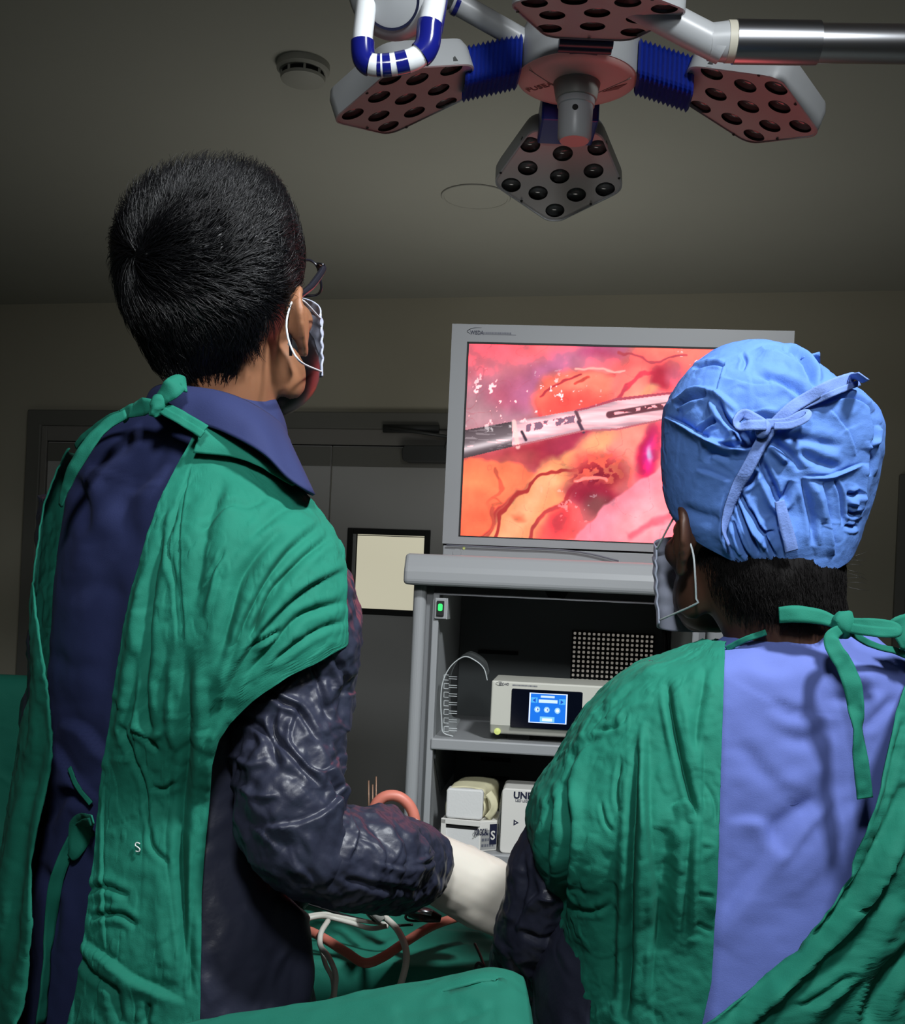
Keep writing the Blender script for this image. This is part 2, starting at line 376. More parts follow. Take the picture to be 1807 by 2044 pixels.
# smoke detector and round ceiling plate
def ceil_d(px, py):
    a = at(px, py, 1.0); return (CEIL - EYE) / (a[2] - EYE)
def build_ceiling_bits():
    dd = ceil_d(606, 128); c = at(606, 128, dd); c[2] = CEIL
    fr = Frame(c, (1, 0, 0), (0, 1, 0), (0, 0, -1))
    t = thing('smoke_detector', 'round off-white smoke detector mounted on the dim ceiling', 'detector', c)
    MB(fr).lathe([(0.066, 0), (0.066, 0.016), (0.061, 0.022), (0.0, 0.022)], 36).build('base', M['detector_plastic'], t, smooth='auto')
    MB(fr).lathe([(0.052, 0.022), (0.052, 0.034), (0.0, 0.034)], 36).build('sensing_gap', M['dark_gap'], t, smooth='auto')
    for k in range(8):
        a = math.radians(45 * k + 12); x, y = 0.0525 * math.cos(a), 0.0525 * math.sin(a)
        MB(fr).box(x - .003, x + .003, y - .003, y + .003, 0.021, 0.036).build('rib', M['detector_plastic'], t)
    MB(fr).lathe([(0.056, 0.034), (0.054, 0.041), (0.040, 0.047), (0.0, 0.048)], 36).build('cap', M['detector_plastic'], t, smooth='auto')
    dd = ceil_d(950, 392); c = at(950, 392, dd); c[2] = CEIL
    fr = Frame(c, (1, 0, 0), (0, 1, 0), (0, 0, -1))
    t = thing('ceiling_speaker', 'flat round cover plate flush with the ceiling behind the lamp', 'speaker', c)
    MB(fr).lathe([(0.112, 0), (0.112, 0.004), (0.104, 0.006), (0.103, 0.004), (0.0, 0.004)], 44).build('cover_plate', M['ceiling_paint'], t, smooth='auto')
    MB(fr).lathe([(0.114, 0), (0.114, 0.002), (0.112, 0.0035)], 44).build('rim', M['door_frame_paint'], t, smooth='auto')
build_ceiling_bits()

# ------------------------------------------------------------------ endoscopy cart
CF = yawframe(np.append(at(1125, 1200, 2.02)[:2], 0), 5.7)
DEEP = 0.50
def build_cart():
    t = thing('endoscopy_cart', 'grey wheeled equipment cart with open shelves standing under the monitor', 'cart', CF.P(np.array([0, DEEP / 2, 0])))
    xo, _ = CF.L(822, 1240); xo2 = CF.L(848, 1240)[0]; xi = CF.L(862, 1240)[0]; xe = CF.L(875, 1240)[0]
    xR = CF.L(1452, 1240)[0]; xRo = CF.L(1414, 1240)[0]; xRi = CF.L(1398, 1240)[0]; xRe = CF.L(1384, 1240)[0]
    zt1 = CF.L(1000, 1111, -.03)[1]; zt0 = CF.L(1000, 1171, -.03)[1]; zlip = CF.L(1000, 1148, -.03)[1]
    xt0 = CF.L(806, 1145, -.03)[0]; xt1 = CF.L(1470, 1145, -.03)[0]
    prof = [(-0.018, zt1), (-0.030, zlip + 0.01), (-0.034, zlip), (-0.034, zt0), (-0.028, zt0 - 0.003), (0.0, zt0 - 0.003), (DEEP + 0.02, zt0 - 0.003), (DEEP + 0.02, zt1), ]
    top = MB(CF).prism(prof[::-1], xt0, xt1, axis=0).build('top_panel', M['cart_grey'], t, bevel=0.007, seg=3)
    zb = 0.14
    ztop = zt0 - 0.003
    for a, c in ((xo, xo2), (xRo, xR)):
        MB(CF).prism(rrect(a, c, 0.0, 0.045, 0.010), zb, ztop, axis=2).build('post', M['cart_grey'], t)
    for a, c in ((xo + .006, xo2), (xRo, xR - .006)):
        MB(CF).box(a, c, 0.045, DEEP - .02, zb, ztop).build('side_panel', M['cart_grey'], t)
    for a, c in ((xo2, xi), (xRi, xRo)):
        MB(CF).box(a, c, 0.018, DEEP - .03, zb, ztop).build('post_channel', M['cart_dark_grey'], t)
    zr = CF.L(1000, 1189)[1]
    for a, c in ((xi, xe), (xRe, xRi)):
        MB(CF).box(a, c, 0.004, 0.03, zb, zr - .002).build('inner_rail', M['cart_grey'], t, bevel=0.002)
        MB(CF).box(a + .002, c - .001, 0.03, DEEP - .03, zb, ztop).build('inner_wall', M['cart_inner'], t)
    # head rail with bright lower edge and black cut-out
    MB(CF).box(xo2, xRo, 0.022, 0.04, zr, ztop).build('head_rail', M['cart_dark_grey'], t)
    MB(CF).box(xi, xRi, 0.012, 0.05, zr - .003, zr).build('rail_edge', M['steel_dull'], t)
    x0, x1 = CF.L(1088, 1178)[0], CF.L(1135, 1178)[0]
    MB(CF).prism([(x0, ztop - .001), (x1, ztop - .001), (x1 - .006, zr + .001), (x0 + .006, zr + .001)], 0.0195, 0.0225).build('rail_notch', M['black_rubber'], t)
    # back panel with slots and a perforated vent grid
    MB(CF).box(xe, xRe, DEEP - .06, DEEP - .03, zb, ztop).build('back_panel', M['cart_back'], t)
    yb = DEEP - .0605
    for (px, py, px2) in ((955, 1300, 1035), (960, 1514, 1020), (958, 1552, 1018)):
        (a, z), (c, _) = CF.L(px, py, yb), CF.L(px2, py, yb); MB(CF).box(a, c, yb - .006, yb, z - .004, z + .004).build('back_slot', M['dark_gap'], t)
    (a, z1), (c, z0) = CF.L(1148, 1264, yb), CF.L(1296, 1392, yb)
    MB(CF).box(a - .006, c + .006, yb - .004, yb, z0 - .012, z1 + .006).build('vent_plate', M['dark_gap'], t)
    b = MB(CF); nx, nz = 17, 14
    for i in range(nx):
        for j in range(nz):
            x = a + (c - a) * i / (nx - 1); z = z1 - (z1 - z0) * j / (nz - 1); q = .0027
            b.prism(rrect(x - q, x + q, z - q, z + q, .001, 1), yb - .006, yb - .0035)
    b.build('vent_hole', M['hole_glow'], t, kind='stuff')  # solid squares, their glow imitates backlit holes
    # hanging black cable strip on the back
    b = MB(CF); p = [CF.L(px, py, yb - .01) for px, py in ((1322, 1228), (1328, 1270), (1332, 1320))]
    b.tube([(x, yb - .012, z) for x, z in p], 0.0045, 8).build('wiring', M['cable_black'], t, smooth=True)
    # shelves and their brackets
    for (py0, py1, pxr) in ((1474, 1497, 863), (1702, 1738, 870)):
        xs = CF.L(863, 1480)[0]; z1 = CF.L(1000, py0 + (4 if py0 > 1600 else 7))[1]; z0 = CF.L(1000, py1 + 7)[1]
        s = MB(CF).box(xe - .004, xRe + .004, 0.0, DEEP - .06, z0, z1).build('shelf', M['cart_grey'], t, bevel=0.003)
        for (x, sg) in ((xe, 1), (xRe, -1)):
            MB(CF).prism([(0.03, z0), (DEEP - .07, z0), (DEEP - .07, z0 - .10), (0.16, z0 - .10), (0.03, z0 - .02)], x, x + sg * .003, axis=0).build('bracket', M['cart_back'], s)
    for zz in (0.16, 0.42):
        MB(CF).box(xe - .004, xRe + .004, 0.0, DEEP - .06, zz, zz + .022).build('shelf', M['cart_grey'], t, bevel=0.003)
    MB(CF).box(xo, xR, 0.0, DEEP - .02, 0.105, zb + .001).build('base_frame', M['cart_dark_grey'], t, bevel=0.006)
    for x in (xo + .035, xR - .035):
        for y in (0.05, DEEP - .08):
            fr = CF.sub((x, y, 0))
            cst = MB(fr).box(-.02, .02, -.02, .02, .082, .106).build('caster', M['cart_dark_grey'], t)
            MB(fr).lathe([(0.0, -.014), (.044, -.014), (.05, -.009), (.05, .009), (.044, .014), (0.0, .014)], 24, axis=0, fr=fr.sub((0, .012, .05))).build('wheel', M['black_rubber'], cst, smooth='auto')
    # rocker switch housing
    (a, z1), (c, z0) = CF.L(869, 1193), CF.L(890.5, 1236)
    h = MB(CF).box(a, c, -0.002, 0.075, z0, z1).build('switch_housing', M['cart_grey'], t, bevel=0.0015)
    MB(CF).prism([(0.0, z0), (0.075, z0), (0.0, z1)][::-1], c, c + .002, axis=0).build('housing_wedge', M['cart_inner'], h)
    MB(CF).box(a + .004, c - .004, -0.006, -.0021, z0 + .005, z1 - .005).build('rocker_switch', M['black_rubber'], h, bevel=0.001)
    MB(CF).prism(rrect(a + .0065, c - .0065, z0 + .014, z0 + .027, .003), -.0075, -.0061).build('indicator_light', M['green_led'], h, label='green lit rocker lamp')
    return t, zt1
cart, CART_TOP = build_cart()

# ------------------------------------------------------------------ monitor with the picture on its screen
def srgb2lin(a): a = a / 255.0; return np.where(a <= 0.04045, a / 12.92, ((a + 0.055) / 1.055) ** 2.4)
def paint_screen(px, py):
    """the endoscope picture: colour at photograph coordinates of the flat screen"""
    q = np.stack([px / 60, py / 60, 0 * px], -1)
    wx, wy = px + 7 * fbm(q * 1.6, 3), py + 7 * fbm(q * 1.6 + 20, 3)
    C = np.zeros(px.shape + (3,)); C[:] = (246, 118, 124)
    def over(mask, col): C[:] = C * (1 - mask[..., None]) + np.array(col, float) * mask[..., None]
    def sm(x): x = np.clip(x, 0, 1); return x * x * (3 - 2 * x)
    def ell(cx, cy, rx, ry, ang=0, soft=0.35, x=None, y=None):
        x = wx if x is None else x; y = wy if y is None else y
        a = math.radians(ang); dx, dy = x - cx, y - cy
        u, v = (dx * math.cos(a) + dy * math.sin(a)) / rx, (-dx * math.sin(a) + dy * math.cos(a)) / ry
        return sm((1 + soft - np.hypot(u, v)) / soft / 2)
    def line(pts, wd, x=None, y=None, soft=0.6):
        x = wx if x is None else x; y = wy if y is None else y
        D = np.full(px.shape, 1e9)
        for (ax, ay), (bx, by) in zip(pts[:-1], pts[1:]):
            t = np.clip(((x - ax) * (bx - ax) + (y - ay) * (by - ay)) / ((bx - ax) ** 2 + (by - ay) ** 2), 0, 1)
            D = np.minimum(D, np.hypot(x - ax - t * (bx - ax), y - ay - t * (by - ay)))
        return sm((1 + soft - D / wd) / soft / 1.6)
    def half(pts, soft=10):                              # below a polyline
        y = np.interp(wx, [p[0] for p in pts], [p[1] for p in pts]); return sm((wy - y) / soft + 0.5)
    over(ell(960, 700, 90, 30, 0, .8), (232, 104, 122)); over(ell(1330, 700, 160, 40, 0, .8), (255, 140, 124))
    over(ell(960, 740, 80, 34, 6, .8), (240, 112, 128)); over(ell(1010, 800, 105, 62, -8, .7), (188, 128, 148))
    over(ell(940, 830, 60, 34, 0, .7), (204, 150, 160)); over(ell(1035, 775, 60, 30, -20, .7), (206, 96, 122))
    over(line([(1050, 780), (1120, 730), (1170, 715), (1230, 700)], 26, soft=1.2), (206, 112, 152))
    over(ell(1200, 705, 34, 15, 15, .9), (196, 70, 120)); over(ell(1185, 728, 52, 18, 10, .9), (224, 130, 160))
    over(ell(1290, 740, 90, 30, 8, .8), (238, 108, 106)); over(line([(1230, 700), (1265, 712), (1300, 722), (1370, 715)], 2.2), (206, 76, 90))
    over(line([(1080, 850), (1075, 800), (1110, 762), (1170, 742), (1225, 752)], 5), (214, 60, 84))
    over(ell(1145, 790, 82, 50, -12, .25), (250, 122, 102)); over(ell(1175, 765, 50, 24, -8, .7), (252, 150, 124)); over(ell(1150, 812, 70, 26, -10, .6), (250, 92, 84))
    over(line([(1085, 790), (1130, 760), (1160, 745)], 2), (206, 60, 70)); over(line([(1150, 768), (1175, 752)], 3), (222, 80, 70))
    over(ell(1270, 775, 52, 34, -35, .35), (248, 130, 120)); over(ell(1265, 790, 30, 18, -35, .8), (252, 168, 144))
    over(line([(1232, 800), (1255, 770), (1290, 745), (1330, 740)], 3), (226, 70, 90))
    over(ell(1322, 752, 24, 26, 0, .4), (206, 44, 70)); over(ell(1350, 750, 22, 18, 30, .6), (226, 100, 124)); over(ell(1298, 782, 20, 12, -30, .6), (240, 170, 130))
    over(ell(1070, 905, 150, 22, -6, .8), (196, 58, 74)); over(ell(1120, 900, 75, 30, -14, .5), (166, 36, 58)); over(ell(1150, 880, 60, 26, -20, .6), (184, 50, 80)); over(ell(1000, 920, 70, 16, 0, .9), (204, 84, 84))
    over(half([(860, 928), (960, 915), (1040, 930), (1080, 950), (1130, 1000), (1150, 1090), (1500, 1400)]) * sm((1190 - wx) / 20), (246, 126, 88))
    over(ell(960, 965, 60, 30, 0, .9), (248, 146, 96)); over(line([(985, 935), (1000, 980), (975, 1010), (985, 1030)], 3), (226, 96, 70))
    over(ell(955, 1050, 45, 60, 20, .8), (248, 118, 80)); over(ell(1090, 1060, 60, 40, -50, .6), (250, 104, 88))
    over(line([(960, 1080), (1000, 1020), (1050, 970), (1110, 940), (1160, 935)], 7), (196, 50, 52))
    over(line([(1000, 1092), (1060, 1010), (1110, 962), (1145, 940)], 40, soft=.25), (243, 168, 114)); over(line([(1010, 1075), (1060, 1000), (1100, 960)], 16, soft=1.2), (249, 188, 136))
    over(line([(985, 1090), (996, 1030), (1030, 985), (1075, 950), (1120, 934), (1160, 932)], 3.2), (190, 52, 50)); over(line([(1050, 1092), (1064, 1046), (1090, 1024), (1128, 1006), (1150, 966), (1164, 944)], 3.6), (200, 62, 62)); over(line([(985, 1020), (975, 1055), (962, 1085)], 3), (216, 84, 66)); over(ell(1120, 1055, 50, 34, -40, .6), (244, 90, 92)); over(ell(1115, 1040, 16, 24, 30, .8), (220, 60, 72))
    over(ell(1035, 1030, 12, 6, 0, .8), (240, 130, 90)); over(line([(985, 995), (1000, 1005), (985, 1015)], 2), (220, 100, 70))
    over(ell(1215, 890, 70, 34, -28, .6), (244, 150, 122)); over(ell(1240, 905, 90, 42, -40, .7), (252, 156, 140)); over(ell(1195, 880, 40, 20, -35, .6), (246, 180, 130))
    over(ell(1195, 945, 52, 40, 0, .5), (206, 58, 64)); bl = fbm(q * 6, 3); over(ell(1200, 935, 46, 34, 0, .5) * (bl > 0.05), (232, 104, 84)); over(ell(1185, 955, 36, 20, 0, .6) * (bl < -0.1), (150, 20, 44))
    over(ell(1185, 990, 55, 26, 10, .5), (168, 26, 58)); over(ell(1195, 1010, 30, 20, 0, .7), (150, 74, 78)); over(line([(1150, 958), (1180, 952), (1210, 960)], 3), (250, 150, 140))
    over(ell(1300, 900, 24, 60, 22, .4), (214, 10, 74)); over(ell(1298, 905, 12, 34, 15, .8), (236, 30, 150)); over(ell(1300, 904, 6, 12, 0, .8), (236, 200, 255))
    over(half([(1120, 1092), (1160, 1060), (1220, 1000), (1290, 952), (1340, 915), (1500, 880)], 8), (250, 146, 166)); over(ell(1290, 1040, 70, 40, -35, .9), (255, 182, 190)); over(line([(1260, 1070), (1300, 1045), (1345, 1030)], 5, soft=1.2), (240, 116, 136))
    over(ell(1450, 900, 110, 120, 0, .7), (255, 172, 170)); over(ell(1480, 1040, 80, 40, 0, .7), (252, 150, 150))
    # fine vessels and mottling
    vs = np.abs(fbm(q * 0.9 + 40, 3)); over((vs < 0.012) * 0.18, (200, 60, 74)); C *= (1 + 0.07 * fbm(q * 2.5, 4))[..., None]
    # the metal instrument
    x, y = px, py; yc = np.interp(x, [926, 1025, 1165, 1360, 1560], [887, 866, 838, 806, 780]); hw = np.interp(x, [926, 1025, 1165, 1170, 1230, 1360, 1560], [28, 25, 22, 22, 30, 24, 18])
    v = (y - yc) / hw; ins = (np.abs(v) < 1).astype(float)
    sh = np.array([120, 104, 110])[None] + np.zeros(px.shape + (1,)) + (110 * np.exp(-((v - 0.35) / 0.25) ** 2) - 40 * v ** 2)[..., None]
    C[:] = np.where(((ins > 0) & (x < 1023))[..., None], np.clip(sh + 40 * (fbm(q * np.array([1, 9, 1]) * 3, 2) > .55)[..., None], 40, 250), C)
    br = np.array([244, 214, 222])[None] + (-46 * np.abs(v) ** 3 + 30 * fbm(q * np.array([1, 8, 1]), 3))[..., None] * np.array([0.7, 1.2, 1.1])
    C[:] = np.where(((ins > 0) & (x >= 1023))[..., None], np.clip(br, 120, 255), C)
    over(((np.abs(v + .25) < .32) & (x > 1050) & (x < 1148)) * (fbm(q * 7, 2) < .1), (150, 110, 134)); over(line([(1042, 862), (1050, 878)], 2.5, x, y), (70, 50, 66)); over(line([(1155, 842), (1165, 862)], 3, x, y), (90, 60, 80)); over(line([(1150, 822), (1158, 840)], 3, x, y), (110, 70, 84))
    over(line([(1026, 842), (1034, 892)], 4, x, y) * 0.8, (250, 232, 226))
    over(line([(1217, 828), (1300, 814), (1360, 806)], 6.5, x, y, .3), (116, 60, 72)); over(line([(1225, 826), (1300, 812), (1360, 804)], 2.5, x, y, .8) * (fbm(q * 8, 2) > -.1), (250, 200, 210))
    over((np.abs(v + 1) < .10) & (x > 1150), (196, 80, 100)); over((np.abs(v - 1) < .07) & (x > 1023), (206, 110, 120))
    # wet highlights
    hl = (fbm(q * 6 + 3, 3) > 0.80); reg = np.clip(ell(1000, 800, 110, 60, 0, .6) + ell(1140, 790, 70, 45, 0, .5) * .6 + ell(1390, 715, 40, 20, 0, .6) + ell(1150, 1000, 60, 40, 0, .6) * .4, 0, 1)
    over(hl * reg, (255, 246, 248))
    over(line([(1150, 735), (1200, 732), (1228, 745), (1250, 742)], 1.8, soft=1), (250, 190, 180))
    return np.clip(C, 0, 255)
MF = yawframe(CF.P(np.array([0, 0.14, 0])), 5.7)
def emission_mat(name, strength):
    m = bpy.data.materials.new(name); m.use_nodes = True; nt = m.node_tree; b = nt.nodes['Principled BSDF']
    b.inputs['Base Color'].default_value = (0.01, 0.01, 0.01, 1); b.inputs['Roughness'].default_value = 0.55; b.inputs['Specular IOR Level'].default_value = 0.08
    a = nt.nodes.new('ShaderNodeVertexColor'); a.layer_name = 'picture'
    nt.links.new(a.outputs['Color'], b.inputs['Emission Color']); b.inputs['Emission Strength'].default_value = strength; return m
def build_monitor():
    x0, z1 = MF.L(903, 646); x1, _ = MF.L(1587, 658); zc = MF.L(889, 1085)[1]
    sx0, sz1 = MF.L(933, 682); sz0 = MF.L(919, 1071)[1]; sx1 = MF.L(1553, 692)[0]
    zb = CART_TOP + 0.0005
    t = thing('surgical_monitor', 'grey flat monitor on top of the cart showing a bright pink endoscope picture', 'monitor', MF.P(np.array([(x0 + x1) / 2, 0.05, zb])))
    b = MB(MF)                                            # bezel: outer rounded rectangle with a rectangular opening
    o = rrect(x0, x1, zc, z1, 0.008, 4); hole = [(sx1, sz1), (sx0, sz1), (sx0, sz0), (sx1, sz0)]
    b.box(x0, sx0, 0, 0.055, zc, z1).box(sx1, x1, 0, 0.055, zc, z1).box(sx0, sx1, 0, 0.055, sz1, z1).box(sx0, sx1, 0, 0.055, zc, sz0).box(x0 + .01, x1 - .01, 0.02, 0.055, zc + .01, z1 - .01)
    bz = b.build('bezel', M['monitor_grey'], t)
    MB(MF).prism(rrect(x0 - .0005, x1 + .0005, zc - .0005, z1 + .0008, 0.010, 5), 0.014, 0.056).box(x0 + .05, x1 - .05, .056, .085, zc + .03, z1 - .06).build('back_shell', M['monitor_grey'], t, bevel=0.003)
    e = .0035
    MB(MF).box(sx0, sx0 + e, -.0006, .004, sz0, sz1).box(sx1 - e, sx1, -.0006, .004, sz0, sz1).box(sx0, sx1, -.0006, .004, sz1 - e, sz1).box(sx0, sx1, -.0006, .004, sz0, sz0 + e * .6).build('screen_rim', M['black_rubber'], t)
    ch = MB(MF).box(x0 + .001, x1 - .001, 0.004, 0.05, zb, zc - .003).build('chin_panel', M['monitor_grey'], t, bevel=0.002)
    MB(MF).box(x0 + .10, x1 - .10, 0.05, 0.12, zb, zb + .012).build('foot', M['monitor_grey'], t)
    MB(MF).box(x0 + .001, x1 - .001, 0.006, 0.05, zc - .0032, zc + .0002).build('chin_joint', M['dark_gap'], t)
    kx, kz = MF.L(912, 1103); MB(MF).lathe([(0.0, -.0005), (.008, -.0005), (.0085, .004)], 20, axis=1, fr=MF.sub((kx, .003, kz))).build('power_button', M['monitor_grey'], ch)
    kx, kz = MF.L(926, 1094); MB(MF).lathe([(0.0, -.0015), (.0025, -.001), (.003, .004)], 12, axis=1, fr=MF.sub((kx, .003, kz))).build('power_light', M['lime_knob'], ch)
    nx, nz = 460, 300
    X, Z = np.meshgrid(np.linspace(sx0 + e * .6, sx1 - e * .6, nx), np.linspace(sz0 + e * .4, sz1 - e * .6, nz)); P = MF.P(np.stack([X, 0 * X + .0022, Z], -1))
    px, py = proj(P); C = np.ones((nz * nx, 4)); L_ = srgb2lin(paint_screen(px, py)).reshape(-1, 3); k_ = np.clip((L_[:, 0] - .74) / .24, 0, 1); L_[:, 0] *= (1 + 2 * k_ * k_ * (3 - 2 * k_)) / 3; L_[:, 1:] /= 3; C[:, :3] = L_
    s = mesh('screen', P, grid_faces(nz, nx), emission_mat('endoscope_picture', 3.0), t, smooth=False)
    ca = s.data.color_attributes.new('picture', 'FLOAT_COLOR', 'POINT'); ca.data.foreach_set('color', C.ravel())
    # maker's mark: a swoosh, four letters, a row of fine print
    p = [MF.L(*q) for q in ((962, 654), (945, 655), (933, 661), (940, 667))]
    MB(MF).tube([(a, -.0004, c) for a, c in p], [.0004, .0012, .0015, .0004], 6, samples=16, squash=.3).build('logo_swoosh', M['ink_navy'], bz)
    lx, lz = MF.L(939, 667.5); text('logo_lettering', 'WISDA', .0105, MF, lx, lz, -.0006, M['ink_navy'], bz, squeeze=.75)
    lx, lz = MF.L(965, 667); lx1 = MF.L(1020, 667)[0]; b = MB(MF); x = lx
    while x < lx1:
        wd = random.uniform(.0012, .0028); b.box(x, x + wd, -.0007, .0002, lz + .0008, lz + .004); x += wd + .0007
    b.box(lx, lx1 + .010, -.0007, .0002, lz - .0008, lz - .0001); b.build('fine_print', M['ink_grey'], bz)
    # the video lead drooping along the chin
    p = [MF.L(*q) for q in ((892, 1088), (1000, 1093), (1120, 1098), (1180, 1106), (1235, 1120))]
    MB(MF).tube([(a, -.004, c) for a, c in p], .0016, 6, samples=30).build('lead', M['ink_grey'], t, smooth=True)
build_monitor()

# ------------------------------------------------------------------ things on the shelves
def shelf_z(k): return [CF.L(1000, 1481)[1], CF.L(1000, 1706)[1]][k]
S1, S2 = shelf_z(0) + .0004, shelf_z(1) + .0004
def build_device():
    y = 0.014; fr = CF.sub((0, y, 0))
    x0, z1 = CF.L(982, 1358, y); zl = CF.L(980, 1446, y)[1]; x1 = x0 + .315
    t = thing('camera_control_unit', 'beige camera control unit with a blue touch screen on the upper shelf', 'medical device', fr.P(np.array([(x0 + x1) / 2, .14, S1])))
    zb = S1 + .010
    body = MB(fr).prism([(0, zl), (0, z1), (.17, z1), (.17, zb), (.022, zb), (.010, zb + .002)][::-1], x0, x1, axis=0).build('housing', M['device_shell'], t, bevel=.003, seg=3)
    for x in (x0 + .05, x1 - .05):
        for yy in (.05, .15): MB(fr).box(x - .02, x + .02, yy - .015, yy + .015, S1, zb + .001).build('foot', M['black_rubber'], t)
    (a, c1), (b2, c0) = CF.L(1022, 1374, y), CF.L(1160, 1465, y)
    g = MB(fr).prism(rrect(a, b2, c0 + .005, c1, .003), -.0022, .002).build('glass_panel', M['device_black'], t, bevel=.001)
    (a, c1), (b2, c0) = CF.L(1057.5, 1382, y), CF.L(1131, 1446, y)
    nx, nz = 150, 130; u, v = np.meshgrid(np.linspace(0, 1, nx), np.linspace(1, 0, nz)); C = np.zeros((nz, nx, 3)); C[:] = (10, 112, 226)
    def rect(u0, u1, v0, v1, col): C[(u > u0) & (u < u1) & (v > v0) & (v < v1)] = col
    rect(0, .035, 0, 1, (226, 240, 255)); rect(.965, 1, 0, 1, (226, 240, 255)); rect(0, 1, 0, .03, (236, 246, 255)); rect(0, 1, .97, 1, (236, 246, 255))
    rect(.30, .66, .085, .15, (200, 226, 250)); rect(.25, .74, .21, .32, (206, 232, 250)); rect(.05, .22, .15, .33, (70, 170, 240)); rect(.78, .95, .17, .35, (70, 170, 240))
    C[(np.abs(v - .25) < (u - .09) * .9) & (u < .17) & (u > .08)] = (10, 70, 190); C[(np.abs(v - .27) < (.90 - u) * .9) & (u > .82) & (u < .90)] = (10, 70, 190)
    for cu, cv in ((.22, .55), (.47, .55), (.75, .56)):
        k = np.hypot((u - cu) / .075, (v - cv) / .10); C[k < 1] = (150, 206, 246); C[k < .55] = (236, 246, 255); C[(k < .4) & (cu < .7) & (u > cu)] = (30, 90, 190)
    rect(.30, .68, .78, .96, (120, 196, 240)); rect(.36, .62, .83, .93, (226, 244, 250))
    X = a + (b2 - a) * u; Z = c1 - (c1 - c0) * v
    s = mesh('display', fr.P(np.stack([X, 0 * X - .0026, Z], -1)), grid_faces(nz, nx), emission_mat('touch_screen_picture', 1.15), g, smooth=False)
    ca = s.data.color_attributes.new('picture', 'FLOAT_COLOR', 'POINT'); ca.data.foreach_set('color', np.concatenate([srgb2lin(C), np.ones((nz, nx, 1))], -1).ravel())
    kx, kz = CF.L(993, 1460, y + .004); MB(fr).lathe([(0, -.006), (.0058, -.005), (.0066, .010)], 18, axis=1, fr=fr.sub((kx, .008, kz))).build('power_knob', M['lime_knob'], t, smooth='auto', label='glowing lime power button')
    p = [CF.L(*q, y) for q in ((1003, 1361), (995, 1361), (990, 1365), (996, 1368), (1005, 1368))]
    MB(fr).tube([(q[0], -.0002, q[1]) for q in p], .0008, 6, samples=14, squash=.3).build('logo_swoosh', M['ink_navy'], t)
    lx, lz = CF.L(995, 1368, y); text('logo_lettering', 'SDC-HD', .006, fr, lx + .001, lz + .0008, -.0004, M['ink_navy'], t, squeeze=.8)
    lx, lz = CF.L(1023, 1369, y); b = MB(fr); x = lx
    while x < lx + .043:
        wd = random.uniform(.001, .0024); b.box(x, x + wd, -.0003, .001, lz, lz + .0026); x += wd + .0006
    b.build('fine_print', M['ink_grey'], t)
    lx, lz = CF.L(1213, 1386, y)
    MB(fr).tube([(lx + .006 * math.cos(a), -.0004, lz + .006 * math.sin(a)) for a in np.linspace(.3, 5.2, 9)], .0009, 6, samples=24, squash=.3).build('dial_mark', M['ink_navy'], t)
    # camera lead in the front socket
    p = [(1150, 1482, y - .02), (1150, 1462, y - .03), (1158, 1441, y - .045), (1176, 1430, y - .05), (1196, 1412, y - .03), (1204, 1408, y)]
    q = [(lambda r: (r[0], k[2], r[1]))(CF.L(*k)) for k in p]
    c = MB(CF).tube(q[:4], .0045, 10, samples=30).tube(q[2:], [.005, .009, .010, .009], 12, samples=14).build('camera_cable', M['cable_black'], None, smooth=True)
    _prop(c, 'thick black camera cable plugged into the front of the control unit', 'cable')
build_device()
def build_plastic_cover():
    """clear vaulted plastic cover leaning on the left of the shelf, teeth along its rim"""
    y0, y1 = .03, .16
    px = [(905, 1471), (885, 1462), (882, 1440), (880, 1400), (884, 1362), (900, 1330), (926, 1311), (948, 1318), (966, 1334), (973, 1358)]
    rim = np.array([CF.L(a, b, y0) for a, b in px]); rim[0, 1] = S1 + .001; rim = spline(np.column_stack([rim, 0 * rim[:, :1]]), 60)[:, :2]
    rim[:, 1] = np.maximum(rim[:, 1], S1 + .001)
    ys = np.linspace(0, 1, 14); cen = rim.mean(0); V = []
    for s in ys:
        k = 1 - .10 * s + .02 * math.sin(9 * s); r = cen + (rim - cen) * k; r[:, 1] = np.maximum(r[:, 1] + .01 * s, S1 + .001)
        V.append(CF.P(np.column_stack([r[:, 0], np.full(len(r), y0 + (y1 - y0) * s), r[:, 1]])))
    t = thing('plastic_cover', 'clear ribbed plastic cover standing beside the beige control unit', 'plastic cover', CF.P(np.array([rim[:, 0].mean(), .12, S1])))
    mod_solid(mesh('shell', np.array(V), grid_faces(len(ys), 60), M['clear_plastic'], t), .0012)
    P3 = np.column_stack([rim[:, 0], np.full(60, y0), rim[:, 1]])
    MB(CF).tube(P3, .0011, 6).build('rim', M['clear_edge'], t, smooth=True)
    b = MB(CF)
    for py in np.linspace(1352, 1455, 7):
        x, z = CF.L(886, py, y0); b.box(x, x + .009, y0 - .001, y0 + .001, z + .004, z + .005).box(x, x + .009, y0 - .001, y0 + .001, z - .005, z - .004).box(x, x + .001, y0 - .001, y0 + .001, z - .005, z + .005)
        b.box(x + .009, x + .024, y0 - .001, y0 + .001, z + .0015, z + .0025).box(x + .009, x + .024, y0 - .001, y0 + .001, z - .0025, z - .0015)
    b.build('rim_teeth', M['clear_edge'], t)
build_plastic_cover()
